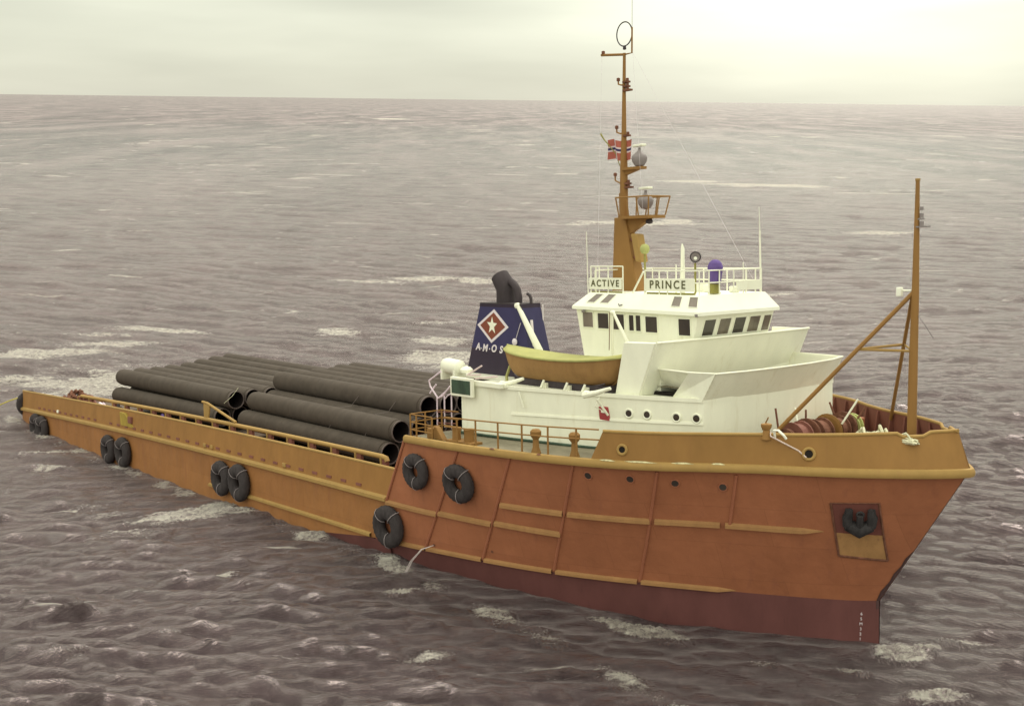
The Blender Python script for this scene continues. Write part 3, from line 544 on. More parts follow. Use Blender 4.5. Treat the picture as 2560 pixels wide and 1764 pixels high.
mb = MB(); mb.lathe([(0, -.03), (.11, -.03), (.13, .02), (.1, .05), (0, .06)], (2.35, fy-.05, 5.33), (0, -1, 0), 14); mb.tube([(2.4, fy-.04, 5.45), (2.66, fy-.04, 6.0)], .012, 5); mb.build('round_lamp', PINKW, fn, smooth=True)
mb = MB(); mb.tube([(1.35, -2.38, 6.5), (1.35, -2.38, 7.12), (1.30, -2.38, 7.28), (1.04, -2.38, 7.60)], [.34, .34, .36, .33], 20, cap=False); mb.tube([(1.04, -2.38, 7.58), (1.28, -2.38, 7.33)], [.30, .29], 20); mb.build('exhaust_pipe', SOOTSHADE, fn, smooth=True)
mb = MB(); mb.tube([(2.05, -2.4, 6.5), (2.08, -2.4, 6.85), (2.02, -2.4, 7.1), (1.86, -2.4, 7.3), (1.66, -2.4, 7.42)], .13, 12); mb.build('side_exhaust', SOOTSHADE, fn, smooth=True)
mb = MB(); mb.tube([(2.62, -2.3, 6.5), (2.62, -2.3, 6.8), (2.56, -2.3, 6.93), (2.44, -2.3, 6.99)], .055, 8); mb.build('vent_hook', SOOTSHADE, fn, smooth=True)
mb = MB(); mb.lathe([(.30, 6.64), (.6, 6.64)], (1.35, -2.38, 0), (0, 0, 1), 16); mb = MB(); mb.box(.42, 2.68, -2.82, -1.93, 6.62, 6.66); mb.build('funnel_top', SOOTSHADE, fn)
mb = MB(); mb.tube([(3.0, -2.55, 5.2), (2.9, -2.55, 6.1)], .05, 8); mb.build('drain_pipe', PINKW, fn)
mb = MB(); mb.tube([(2.75, -1.9, 4.1), (2.78, -1.9, 6.6)], .02, 6); mb.build('funnel_ladder_rail', PINKW, fn)
# ------------------------------------------------------------------ lifeboat davits
for xa, za, xb, zb, y, r0, r1 in ((2.52, 6.60, 3.6, 5.1, -2.83, .075, .13), (7.10, 6.50, 7.75, 5.50, -2.78, .045, .07)):
    mb = MB(); mb.tube([(xa, y, za), (xb, y, zb), (xb+.1, y+.05, 4.1)], [r0, r1, r1*1.1], 10); mb.lathe([(0, -.1), (r0*1.3, -.06), (r0*1.3, .06), (0, .1)], (xa-.03, y, za), (0, 1, 0), 10); mb.build('davit_arm', WHITE, ship, smooth=True)
mb = MB(); mb.tube([(7.06, -2.78, 6.5), (7.04, -2.78, 4.1)], .035, 6); mb.build('davit_post', WHITE, ship)
mb = MB(); mb.tube([(7.0, -2.83, 6.5), (7.0, -2.88, 5.3)], .014, 5); mb.build('davit_fall', RUST, ship)
for X in (4.35, 8.3):
    mb = MB(); mb.tube([(X-.45, -4.85, 4.12), (X, -4.75, 4.22), (X+.45, -4.6, 4.38)], [.10, .08, .05], 8); mb.lathe([(0, -.1), (.11, -.08), (.11, .08), (0, .1)], (X-.35, -4.8, 4.16), (1, 0, 0), 8); mb.build('davit_foot', WHITE, ship, smooth=True)
for X in (5.3, 6.4, 7.2):
    mb = MB(); mb.box(X-.08, X+.08, -4.15, -3.2, 4.08, 4.24); mb.tube([(X, -4.3, 4.10), (X+.05, -4.2, 4.34)], .04, 6); mb.build('boat_chock', WHITE, ship)
mb = MB(); mb.box(3.7, 8.0, -4.05, -3.1, 4.09, 4.30); mb.build('locker', SOOTSHADE, ship)
# ------------------------------------------------------------------ aft rails, stair cage
mb = MB()
for x in (1.0, 1.42, 1.82):
    mb.tube([(x, -5.28, 4.05-.12*(1.9-x)-.4), (x-.02, -5.28, 2.5)], .026, 6)
mb.tube([(.45, -4.9, 3.88), (.2, -5.0, 3.55)], .03, 6)
mb.tube([(1.25, -5.28, 4.42), (.55, -5.28, 4.05), (.62, -5.28, 3.85), (1.05, -5.28, 3.48), (1.35, -5.28, 3.60), (1.75, -5.28, 3.95)], .03, 6)
mb.tube([(1.05, -5.28, 3.48), (1.45, -5.28, 3.72), (2.0, -5.28, 4.1)], .026, 6)
mb.tube([(1.4, -5.28, 3.45), (1.6, -5.28, 3.62), (1.8, -5.28, 3.7), (2.0, -5.28, 3.7)], .024, 6)
mb.build('stair_handrail', mat('lilac_white', (.70, .58, .66), .6, .2, .1), ship)
mb = MB(); mb.tube([(1.0, -5.28, 3.0), (2.1, -5.28, 3.1)], .022, 6); mb.tube([(1.0, -5.28, 2.62), (2.1, -5.28, 2.7)], .022, 6); mb.build('stair_rung', BROWNI, ship)
mb = MB(); P_ = [(1.38, -6.7), (1.75, -6.72), (2.6, -6.7)]
ath = [(1.42, -6.7), (1.40, -6.1), (1.40, -5.4)]
for x, y in P_[:2]+ath[1:]+[(2.6, -6.7)]: mb.tube([(x, y, 2.38), (x, y, 3.12)], .03, 6)
for z in (3.12, 2.85, 2.6):
    mb.tube([(2.6, -6.7, z), (1.75, -6.72, z), (1.38, -6.7, z), (1.40, -5.4, z), (2.2, -5.3, z)], .022, 6)
mb.build('aft_railing', BULW, ship)
mb = MB(); xs = [3.9, 4.75, 5.7, 6.65, 7.6, 8.55]
zt = lambda X: 3.22+.018*(X-4)
for X in xs: mb.tube([(X, -btop(X)+.06, zk(X)), (X, -btop(X)+.06, zt(X))], .03, 6)
for dz in (0, -.3): mb.tube([(X, -btop(X)+.06, zt(X)+dz) for X in [3.3]+xs+[9.25]], .025, 6)
mb.build('side_railing', BULW, ship)
mb = MB(); xs = [.4, 1.4, 2.4, 3.4]
for X in (2.4, 3.4, 4.4, 5.4): mb.tube([(X, btop(X)-.06, zk(X)), (X, btop(X)-.06, 3.2)], .03, 6)
mb.tube([(X, btop(X)-.06, 3.2) for X in (1.5, 2.4, 3.4, 4.4, 5.4, 7, 9)], .025, 6); mb.build('side_railing', BULW, ship)
# bitts, mushroom bollards, roller
for X, r in ((3.45, .15), (4.05, .18)):
    mb = MB(); y = -btop(X)+.42; mb.lathe([(0, 0), (r, 0), (r*.92, .3), (r, .42), (r*1.05, .46), (0, .48)], (X, y, zk(X)), (0, 0, 1), 16); mb.build('mooring_bitt', BULW, ship, smooth=True)
mb = MB(); mb.box(3.15, 4.45, -btop(3.8)+.16, -btop(3.8)+.66, 2.36, 2.45); mb.build('bitt_base', BULW, ship)
for X in (6.95, 8.30):
    mb = MB(); y = -btop(X)+.30; mb.lathe([(0, 0), (.16, 0), (.10, .18), (.09, .42), (.17, .52), (.17, .66), (.11, .72), (0, .73)], (X, y, zk(X)), (0, 0, 1), 16); mb.build('mushroom_bollard', BULW, ship, smooth=True)
mb = MB(); y = -btop(2.6)+.35; mb.box(2.15, 2.4, y-.15, y+.15, 2.37, 2.72); mb.hexa([(2.45, y-.1, 2.37), (3.0, y-.1, 2.37), (3.0, y+.1, 2.37), (2.45, y+.1, 2.37)], [(2.45, y-.1, 2.8), (2.6, y-.1, 2.8), (2.6, y+.1, 2.8), (2.45, y+.1, 2.8)]); mb.build('roller_chock', BULW, ship, bevel=.03)
# ------------------------------------------------------------------ hull fittings: portholes, anchor pocket, draft marks
for u, t in ((.481, .872), (.555, .868), (.625, .85), (.695, .832)):
    q = hoff(u, t, .012); n = (hoff(u, t, .1)-hoff(u, t, 0)).normalized()
    mb = MB(); mb.torus(q, n, .12, .022, 20, 6); f = mb.build('hull_porthole', ORANGE, ship, smooth=True)
    mb = MB(); mb.lathe([(0, .012), (.115, .012)], q, n, 16); mb.build('glass', GLASS, f)
pk = [(.86, .755), (.922, .765), (.978, .33), (.913, .355)]
c4 = [hoff(u, t, .0) for u, t in pk]; nrm = (c4[1]-c4[0]).cross(c4[3]-c4[0]).normalized(); nrm = nrm if nrm.y < 0 else -nrm
def pkp(s, t, d):
    u = (pk[0][0]*(1-s)+pk[1][0]*s)*(1-t)+(pk[3][0]*(1-s)+pk[2][0]*s)*t; tt = (pk[0][1]*(1-s)+pk[1][1]*s)*(1-t)+(pk[3][1]*(1-s)+pk[2][1]*s)*t
    return hoff(u, tt, d)
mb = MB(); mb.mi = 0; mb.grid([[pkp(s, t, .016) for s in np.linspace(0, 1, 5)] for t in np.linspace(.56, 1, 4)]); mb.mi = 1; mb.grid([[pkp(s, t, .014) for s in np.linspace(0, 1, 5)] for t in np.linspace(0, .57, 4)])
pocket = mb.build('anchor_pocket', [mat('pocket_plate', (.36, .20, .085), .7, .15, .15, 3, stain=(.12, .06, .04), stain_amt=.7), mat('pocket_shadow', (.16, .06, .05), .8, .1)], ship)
mb = MB()
for a, b in (((0, .0), (0, 1)), ((1, 0), (1, 1)), ((0, 1), (1, 1)), ((0, 0), (1, 0))):
    mb.tube([pkp(a[0]+(b[0]-a[0])*k, a[1]+(b[1]-a[1])*k, .02) for k in np.linspace(0, 1, 6)], .02 if a[1] == b[1] == 0 else .034, 5)
mb.build('pocket_rim', RUST, pocket)
# chafed patch at the forefoot
mb = MB(); vs = []
rows = []
ch = [(1.0, .40, .0), (1.0, .34, .004), (1.0, .28, .002), (1.0, .22, .006), (1.0, .16, .003), (1.0, .08, .006), (1.0, .0, .004), (1.0, -.06, .003)]
for (u, t, wd) in ch: rows.append([hoff(.9995, t, .012), hoff(.9995-wd*random.uniform(.7, 1.3), t, .012)])
mb.grid(rows); mb.build('chafed_patch', mat('scraped_steel', (.07, .04, .04), .8, .2, .4, 10), ship)
for k in range(9):
    z = -1.62-.145*k
    text_mesh(str(9-k) if k != 5 else 'M', .12, .002, plane_M((14.60, -.38-.012*k, z), (.72, .70, 0), (0, 0, 1)), 'draft_mark', PINKW, ship)
for x, z in ((.179, .06), (.33, .10), (.458, .33)):
    q = hoff(x, z, .01); n = (hoff(x, z, .1)-hoff(x, z, 0)).normalized(); mb = MB(); mb.lathe([(0, .01), (.05, .01)], q, n, 10); mb.build('discharge_hole', RUST, ship)
# ------------------------------------------------------------------ foremast tripod and forecastle gear
fm = MB(); fm.tube([(15.85, 0, 2.4), (15.88, 0, 5), (15.92, 0, 7.2), (15.94, 0, 9.2), (15.95, 0, 10.2)], [.135, .125, .10, .07, .055], 12); fmo = fm.build('foremast', BULW, ship, smooth=True)
for s in (-1, 1):
    top = Vector((15.85, 0, 7.15)); mid_ = Vector((14.94, 1.10*s, 5.61)); foot = mid_+(mid_-top)*1.75; foot = foot if foot.z > 2.3 else mid_+(mid_-top)*((mid_.z-2.4)/(top.z-mid_.z))
    if s < 0: foot = Vector((12.2, -2.15, 2.55))
    b = MB(); b.tube([top, mid_, foot] if s > 0 else [top, top.lerp(foot, .5), foot], .062 if s < 0 else .055, 8); b.build('mast_leg', BULW, fmo, smooth=True)
ml = Vector((15.85, 0, 7.15)).lerp(Vector((12.2, -2.15, 2.55)), .34)
b = MB(); b.tube([(15.88, 0, 5.55), ml, (14.94, 1.10, 5.61), (15.88, 0, 5.55)], .038, 6); b.build('spreader', ORLIGHT, fmo)
b = MB(); b.box(15.95, 16.3, -.08, .08, 8.92, 8.96); b.lathe([(0, 0), (.06, 0), (.06, .12), (0, .14)], (16.08, 0, 8.96), (0, 0, 1), 8); b.lathe([(0, 0), (.055, 0), (.055, .12), (0, .14)], (16.08, 0, 9.18), (0, 0, 1), 8); b.box(15.95, 16.14, -.05, .05, 9.13, 9.17); b.lathe([(0, 0), (.05, 0), (.05, .10), (0, .12)], (16.08, 0, 9.38), (0, 0, 1), 8); b.build('navigation_lamp', GREYM, fmo)
b = MB(); b.box(15.4, 15.55, -.12, .02, 7.05, 7.3); b.box(15.55, 15.82, -.05, .0, 7.18, 7.24); b.build('deck_light', ROOFW, fmo, bevel=.02)
b = MB(); b.lathe([(0, 0), (.07, 0), (.07, .06), (0, .07)], (15.95, 0, 10.18), (0, 0, 1), 8); b.build('mast_cap', ORLIGHT, fmo)
b = MB(); b.tube([(15.95, 0, 6.6), (16.2, 0, 6.3), (16.3, .3, 5.9)], .008, 4); b.build('halyard', CHAINM, fmo)
# windlass
wb = MB(); wb.box(12.2, 13.6, -1.9, 1.6, 2.4, 2.6); wl = wb.build('windlass', BROWNI, ship)
for y, r, m, wd in ((-1.7, .30, RUST, .12), (-1.25, .46, BROWNI, .5), (-.75, .50, RUST, .07), (-.2, .44, RUST, .5), (.3, .52, BULW, .05), (.75, .40, RUST, .4), (1.1, .50, RUST, .07), (1.5, .40, BALL, .22)):
    b = MB(); b.lathe([(.1, -wd/2), (r, -wd/2), (r, -wd/2+.05), (r*.82, -wd/2+.06), (r*.82, wd/2-.06), (r, wd/2-.05), (r, wd/2), (.1, wd/2), (.0, wd/2)], (12.95, y, 2.98), (0, 1, 0), 22); b.build('drum', m, wl, smooth=False)
b = MB(); b.tube([(12.95, -2.0, 2.98), (12.95, 1.7, 2.98)], .08, 8); b.build('drum_shaft', RUST, wl)
for x, y, dx, dy, dz, m in ((12.5, -1.5, -.1, 0, .6, RUST), (12.7, -.8, -.2, .1, .55, WHITE), (12.6, -.3, 0, 0, .45, RUST), (13.3, .5, .35, .3, .75, WHITE), (12.7, 1.1, -.3, .1, .5, RUST), (13.2, 1.4, .2, .2, .4, RUST)):
    b = MB(); b.tube([(x, y, 3.2), (x+dx, y+dy, 3.2+dz)], .03, 6); b.build('brake_lever', m, wl)
mb = MB(); mb.box(11.6, 12.5, .2, 3.0, 2.36, 3.05); mb.build('winch_platform', ORANGE, ship, bevel=.04)
mb = MB(); q = bwpt(13.25, -1, 1.0); mb.lathe([(0, 0), (.16, 0), (.13, .1), (.09, .25), (.15, .34), (.15, .42), (0, .46)], (q.x, q.y+.05, q.z-.12), (0, 0, 1), 12); mb.tube([(q.x-.25, q.y+.2, q.z+.1), (q.x+.1, q.y, q.z+.5)], .02, 5); mb.build('cleat_post', BULW, ship, smooth=True)
mb = MB(); mb.tube([(q.x+.25, q.y+.1, q.z-.05), (q.x+.3, q.y, q.z+.16), (q.x+.45, q.y-.02, q.z+.18), (q.x+.6, q.y+.02, q.z+.05), (q.x+.62, q.y+.1, q.z-.05)], .035, 8); mb.build('bulwark_handle', ROOFW, ship, smooth=True)
# ================================================================== things carried by the ship
# steel pipes
OD = .96; R_ = OD/2
def pipe_mesh(L):
    b = MB(); b.mi = 0; r = R_*.985; n = 28; segs = max(3, int(L/3.9)); prof = []
    prof = [(r*.93, 0), (r*.93, .22), (r, .24)]
    for k in range(1, segs+1):
        h = L*k/segs
        if k < segs: prof += [(r, h-.03), (r*.985, h), (r, h+.03)]
    prof += [(r, L-.24), (r*.93, L-.22), (r*.93, L-.05)]
    b.lathe(prof, (0, 0, 0), (1, 0, 0), n)
    b.mi = 1; b.lathe([(r*.93, L-.05), (r*.93, L), (r*.85, L), (r*.85, L-.05)], (0, 0, 0), (1, 0, 0), n); b.lathe([(r*.93, 0), (r*.85, 0)], (0, 0, 0), (1, 0, 0), n)
    b.mi = 2; b.lathe([(r*.85, L-.05), (r*.85, L-1.2), (0, L-1.2)], (0, 0, 0), (1, 0, 0), n); b.lathe([(r*.85, 0), (r*.85, 1.2), (0, 1.2)], (0, 0, 0), (1, 0, 0), n)
    o = b.build('steel_pipe', [PIPEM, PIPERIM, PIPEIN], smooth=True); return o
ORD = ['nearest', 'second', 'third', 'fourth', 'fifth', 'sixth', 'seventh', 'eighth', 'ninth']
protos = {}
def place_pipe(xl, y, z, L, stack, layer, k, n, dl=0.0, dr=0.0):
    if L not in protos: o = protos[L] = pipe_mesh(L)
    else: o = protos[L].copy(); sc.collection.objects.link(o)
    ang = math.atan2(dr-dl, L)
    o.matrix_world = SHIP @ Matrix.Translation((xl, y, z+dl)) @ Matrix.Rotation(-ang, 4, 'Y') @ Matrix.Rotation(rng.uniform(0, 6.28), 4, 'X')
    which = ORD[k]+' from the starboard rail' if k else 'outermost on the starboard side'
    if k == n-1: which = 'outermost on the far port side'
    tag(o, f'brown steel pipe, {layer} layer of {stack} stack, {which}', 'pipe', 'steel pipes stacked on the cargo deck')
for k in range(9): place_pipe(-16.75, -3.5+OD*k, .60, 12.15, 'forward', 'bottom', k, 9, .14)
for k in range(8): place_pipe(-16.7+rng.uniform(-.12, .12), -3.02+OD*k, 1.43, 12.15, 'forward', 'middle', k, 8, .14)
for k in range(6): place_pipe(-16.75-(1.0 if k > 3 else 0)+rng.uniform(-.1, .1), -1.58+OD*k, 2.26, 12.15, 'forward', 'top', k, 6, .14)
for k in range(9): place_pipe(-32.3, -3.55+OD*k, .60, 13.2, 'aft', 'bottom', k, 9, .0, .0)
for k in range(8): place_pipe(-32.8+rng.uniform(-.15, .15), -3.07+OD*k, 1.44, 14.3, 'aft', 'middle', k, 8, .12+(0, 0, 0, .03, .12, .24, .34, .42)[k], .02+(0, 0, 0, .03, .10, .18, .26, .34)[k])
# lashing wires over the pipes
for i, X in enumerate((-9.2, -6.4)):
    b = MB(); pts = [(X-.5, -4.0, .5)]
    for (yy, zz) in ((-3.5, 1.10), (-3.2, 1.6), (-3.02, 1.93), (-2.4, 1.95), (-1.9, 2.5), (-1.58, 2.76), (.5, 2.78), (3.2, 2.77)): pts.append((X+.25*(yy+3.5)*.3, yy, zz))
    b.tube([Vector(q)+Vector((0, -.01, .02)) for q in pts], .010, 5)
    tag(b.build('lashing_wire', PIPERIM, world=SHIP), 'thin lashing wire over the forward pipe stack, ' + ('the one nearer the stern' if i == 0 else 'the one nearer the bridge'), 'wire', 'lashing wires over the pipes')
b = MB(); b.tube([(-18.6, -3.7, 1.35), (-18.3, -3.4, 1.7), (-18.2, -3.1, 2.1)], .012, 4); tag(b.build('lashing_strap', ROPEC, world=SHIP), 'short pale strap at the forward end of the aft pipe stack', 'strap')
# tyres
def make_tyre():
    t = empty('tyre_fender', SHIP, '', None)
    b = MB(); b.torus((0, 0, 0), (0, 1, 0), .665, .345, 48, 14, groove=.09); b.build('tyre', BLACKRUB, t, smooth=True)
    for a in (PI/2+.75, PI/2-.75, -PI/2):
        b = MB(); d = Vector((math.cos(a), 0, math.sin(a))); pts = [d*.36+Vector((0, 0, 0))]
        pts = [d*.29+Vector((0, -.05, 0)), d*.36+Vector((0, -.28, 0)), d*.52+Vector((0, -.40, 0)), d*.72+Vector((0, -.42, 0)), d*.92+Vector((0, -.33, 0)), d*1.05+Vector((0, -.08, 0)), d*1.05+Vector((0, .2, 0))]
        b.tube(pts, .019, 6); b.build('chain', CHAINP, t, smooth=True)
    return t
tproto = make_tyre(); first = [True]
def place_tyre(pos, s, n, label, group='tyre fenders hung on the hull', flat=.75):
    if first[0]: t = tproto; first[0] = False
    else:
        t = tproto.copy(); sc.collection.objects.link(t)
        for c in tproto.children: d = c.copy(); sc.collection.objects.link(d); d.parent = t
    n = Vector(n).normalized(); x = n.cross(Vector((0, 0, 1))).normalized() if abs(n.z) < .95 else Vector((1, 0, 0)); y = -n; z = x.cross(y)
    M = Matrix(((x.x, y.x, z.x, pos[0]), (x.y, y.y, z.y, pos[1]), (x.z, y.z, z.z, pos[2]), (0, 0, 0, 1)))
    if x.x < 0: M = M @ Matrix.Rotation(PI, 4, 'Z') @ Matrix.Rotation(0, 4, 'X'); 
    x = Vector((-n.y, n.x, 0)).normalized() ; x = x if x.x > 0 else -x; y = -n; z = x.cross(y); z = z if z.z > 0 else -z
    M = Matrix(((x.x, y.x, z.x, pos[0]), (x.y, y.y, z.y, pos[1]), (x.z, y.z, z.z, pos[2]), (0, 0, 0, 1)))
    t.matrix_world = SHIP @ M @ Matrix.Diagonal((s, s*flat, s, 1)); tag(t, label, 'tyre', group)
def on_hull(u, t, d):
    q = hoff(u, t, d); n = (hoff(u, t, .2)-hoff(u, t, 0)).normalized(); return q, n
q, n = on_hull(.075, .715, .16); place_tyre(q, .60, n, 'black tyre fender high on the forecastle side right behind the break of the deck')
q, n = on_hull(.205, .68, .17); place_tyre(q, .64, n, 'black tyre fender high on the forecastle side, the one furthest forward')
q, n = on_hull(.042, .16, .20); place_tyre(q, .73, n, 'big black tyre fender low at the waterline below the forecastle break')
NY = (0, -1, 0)
for X, z, s, lb in ((-12.45, -.95, .74, 'left tyre of the overlapping pair low on the hull amidships'), (-10.80, -.92, .77, 'right tyre of the overlapping pair low on the hull amidships'),
                    (-25.3, -1.15, .73, 'left tyre of the half-wet pair on the aft hull, below the yellow bulwark patch'), (-23.35, -1.1, .76, 'right tyre of the half-wet pair on the aft hull, below the yellow bulwark patch'),
                    (-36.6, -1.0, .74, 'left tyre of the pair dipping in the water near the stern'), (-35.5, -1.05, .74, 'right tyre of the pair dipping in the water near the stern')):
    place_tyre((X, -6.98, z+sag(X)*.6), s, NY, lb)
place_tyre((-40.15, -6.2, -.35), .80, (-1, -.25, 0), 'black tyre fender hanging over the stern corner')
# lifeboat
lb_ = empty('lifeboat', at(5.62, -3.56, 4.16), 'orange open lifeboat under a yellow-green canvas cover beside the blue funnel', 'lifeboat')
rows = []; rowsc = []
Lb = 2.86
for i in range(33):
    s = -1+2*i/32; X = s*Lb; wv = .72*(1-abs(s)**3.4)**.62+.01; keel = .42*abs(s)**6; sheer = .86+.20*abs(s)**2.2; r = []
    for j in range(17):
        a = -PI/2+PI*j/16 if False else PI*j/16
        yy = -math.cos(a)*wv; f = math.sin(a)**.62; zz = sheer-(sheer-keel)*f; Xr = X*(1-.13*f*abs(s)**2)
        r.append((Xr, yy, zz))
    rows.append(r)
    rowsc.append([(X*1.0, -math.cos(PI*j/10)*wv*1.02, sheer+.015+.06*math.sin(PI*j/10)+.20*math.sin(PI*j/10)*abs(s)**1.2*.2-.05*(1-abs(s))*math.sin(PI*j/10)**2) for j in range(11)])
b = MB(); b.grid(rows); b.build('boat_hull', BOATH, lb_, smooth=True)
b = MB(); b.grid(rowsc); b.build('canvas_cover', BOATC, lb_, smooth=True)
b = MB(); b.tube([Vector(r[0])+Vector((0, -.01, 0)) for r in rows], .04, 6); b.tube([Vector(r[-1])+Vector((0, .01, 0)) for r in rows], .04, 6); b.build('gunwale', BOATC, lb_, smooth=True)
b = MB(); b.tube([Vector(r[5])+Vector((0, -.02, 0)) for r in rows[3:-3]], .018, 5); b.build('grab_line', CHAINM, lb_)
b = MB(); b.tube([Vector(r[8])+Vector((0, 0, -.02)) for r in rows], .035, 6); b.build('keel', BOATH, lb_)
b = MB(); b.tube([(-2.72, 0, .42), (-2.55, -.3, .1), (-2.3, -.5, -.12), (-2.0, -.55, -.1)], .05, 8); b.build('rudder_guard', BOATC, lb_, smooth=True)
# flag
fl = empty('norwegian_flag', SHIP @ Matrix.Translation((4.08, 0, 11.55)), 'red flag with a white-edged dark blue cross flying behind the main mast', 'flag')
def flagp(s, t):     # s along fly 0..1 , t up
    return (.06+1.12*s+.08*(1-t)*.3, .10*math.sin(s*9)+.05*math.sin(s*5+2*t), .68*t+.0+.04*math.sin(s*7)-.05*s+.10*(1-s)*.3)
cuts_s = [0, .27, .33, .43, .49, 1]; cuts_t = [0, .38, .46, .58, .66, 1]
parts_ = {0: MB(), 1: MB(), 2: MB()}
for i in range(5):
    for j in range(5):
        k = 2 if (i == 2 or j == 2) else (1 if (i in (1, 3) or j in (1, 3)) else 0)
        if k == 0: pass
        ns = 12 if i == 4 else 4; S = np.linspace(cuts_s[i], cuts_s[i+1], ns+1); T_ = np.linspace(cuts_t[j], cuts_t[j+1], 4)
        parts_[k].grid([[flagp(s, t) for s in S] for t in T_])
for k, (nm, m) in enumerate((('red_field', FLAGR), ('white_cross_edge', FLAGW), ('blue_cross', FLAGB))): parts_[k].build(nm, m, fl, smooth=True)
# liferaft canister
lr = empty('liferaft_canister', at(1.35, -4.75, 4.55), 'white ribbed liferaft canister at the aft corner of the deckhouse top', 'liferaft')
b = MB(); prof = [(0, -.62), (.15, -.60), (.24, -.52)]
for k in range(9): prof += [(.27 if k % 2 else .255, -.46+k*.08)]
prof += [(.25, .30), (.17, .38), (0, .40)]
b.lathe(prof, (0, 0, 0), (1, 0, -.05), 20); b.build('canister', WHITE, lr, smooth=True)
b = MB(); b.box(-.5, -.4, -.25, .25, -.45, -.1); b.box(.2, .3, -.25, .25, -.45, -.1); b.build('cradle', WHITE, lr)
b = MB(); b.lathe([(0, -.02), (.2, -.02), (.22, .08), (.14, .16), (0, .2)], (.72, -.05, -.12), (0, 0, 1), 14); tag(b.build('white_drum', WHITE, world=at(1.35, -4.75, 4.55)), 'small round white drum between the liferaft canister and the dark green panel', 'drum')
for i, (p0, p1, lbl) in enumerate((((2.35, -5.0, 4.35), (3.15, -5.0, 4.72), 'pale boathook pointing steeply up behind the dark green panel'), ((2.5, -5.0, 4.36), (3.1, -5.0, 4.42), 'short pale boathook between the two longer ones behind the dark green panel'), ((2.8, -5.0, 4.27), (3.95, -5.0, 4.42), 'long pale boathook lying nearly flat in front of the blue funnel'))):
    b = MB(); b.tube([p0, p1], .028, 6); tag(b.build('boathook', mat('pale_wood', (.62, .50, .50), .7, .1) if i == 0 else MATS['pale_wood'], world=SHIP), lbl, 'boathook', 'boathooks beside the funnel')
# anchor
ANCH = mat('anchor_iron', (.035, .032, .034), .8, .25, .5, 7)
an = empty('anchor', SHIP @ Matrix.Translation(pkp(.56, .27, .08)), 'dark stockless anchor stowed in the bow pocket', 'anchor')
u_ = (pkp(1, .3, 0)-pkp(0, .3, 0)).normalized(); v_ = (pkp(.5, .1, 0)-pkp(.5, .6, 0)).normalized(); Ma = plane_M((0, 0, 0), u_, v_).to_3x3()
def am(p): return Ma @ (Vector(p)*.88)
b = MB(); b.tube([am((-.36, -.22, .0)), am((0, -.40, .02)), am((.36, -.22, .0))], [.17, .23, .17], 10); b.build('crown', ANCH, an, smooth=True)
for s in (-1, 1):
    b = MB(); b.tube([am((s*.34, -.22, .02)), am((s*.38, .1, .04)), am((s*.30, .40, .04))], [.15, .14, .07], 8); b.hexa([am((s*.22, .1, -.02)), am((s*.50, .1, -.02)), am((s*.50, .1, .1)), am((s*.22, .1, .1))], [am((s*.22, .38, 0)), am((s*.44, .42, 0)), am((s*.44, .42, .06)), am((s*.22, .38, .06))]); b.build('fluke', ANCH, an, smooth=True)
b = MB(); b.tube([am((0, -.35, .06)), am((0, .22, .08))], [.12, .09], 8); b.torus(am((0, .24, .08)), am((0, 0, 1)), .09, .03, 16, 8); b.build('shank', ANCH, an, smooth=True)
for m_ in ('chain_steel',): pass
# ropes on the forecastle
def heap(name, c, rx, ry, h, n, r, m, label, cat, seed=1):
    R2 = random.Random(seed); b = MB(); pts = []
    for i in range(n):
        a = i*.9+R2.uniform(-.5, .5); rr = R2.uniform(.2, 1); pts.append((c[0]+rx*rr*math.cos(a), c[1]+ry*rr*math.sin(a), c[2]+h*R2.uniform(.1, 1)*(1.15-rr)))
    P3 = []
    for i in range(len(pts)-1):
        for k in range(3): P3.append(Vector(pts[i]).lerp(Vector(pts[i+1]), k/3))
    b.tube(P3, r, 5); return tag(b.build(name, m, world=SHIP, smooth=True), label, cat)
heap('rope_pile', (14.6, .1, 2.65), .85, .7, .85, 60, .045, ROPEC, 'pile of cream mooring rope beside the foremast foot', 'rope', seed=3)
heap('rope_pile', (16.15, -.95, 3.17), .55, .16, .30, 50, .03, ROPEC, 'cream rope flaked over the bulwark notch near the stem', 'rope', seed=5)
b = MB(); q, n = bwout(14.3, .33); q2 = bwpt(13.25, -1, 1.0); b.tube([Vector((q2.x+.1, q2.y+.1, q2.z+.08)), Vector((q2.x+.22, q2.y-.06, q2.z+.0)), q+n*.08+Vector((-.25, 0, .16)), q+n*.06], .022, 8)
tag(b.build('mooring_line', ROPE, world=SHIP, smooth=True), 'pale rope slanting from the bulwark top down to the fairlead hole at the bow', 'rope')
# gear between the rail and the bulwark, and on the after deck
for i, (X, m, lb2) in enumerate(((-8.6, 'purple_canvas', 'blue bundle'), (-5.9, 'soot_shade_steel', 'dark bundle'), (-20.3, 'purple_canvas', 'dark blue bundle'), (-25.5, 'soot_shade_steel', 'dark bundle'), (-28.0, 'lilac_white', 'pale bundle'))):
    heap('gear_bundle', (X, -6.2, .15), .55, .25, 1.0, 26, .09, MATS[m], f'{lb2} of hose behind the bulwark, ' + ('beside the middle of the forward pipe stack', 'closest to the forecastle', 'beside the forward end of the aft pipes', 'beside the middle of the aft pipes', 'the one furthest towards the stern')[i], 'hose', seed=i+9)
heap('chain_heap', (-35.2, -5.0, -.30), 2.2, .9, 1.25, 150, .09, RUST, 'rusty heap of chain and shackles on the after deck behind the aft pipes', 'chain heap', seed=21)
heap('chain_heap', (-32.2, -5.4, -.25), 2.2, .4, 1.2, 120, .07, BROWNI, 'reddish brown tangle of wire along the starboard rail next to the aft pipes', 'wire heap', seed=23)
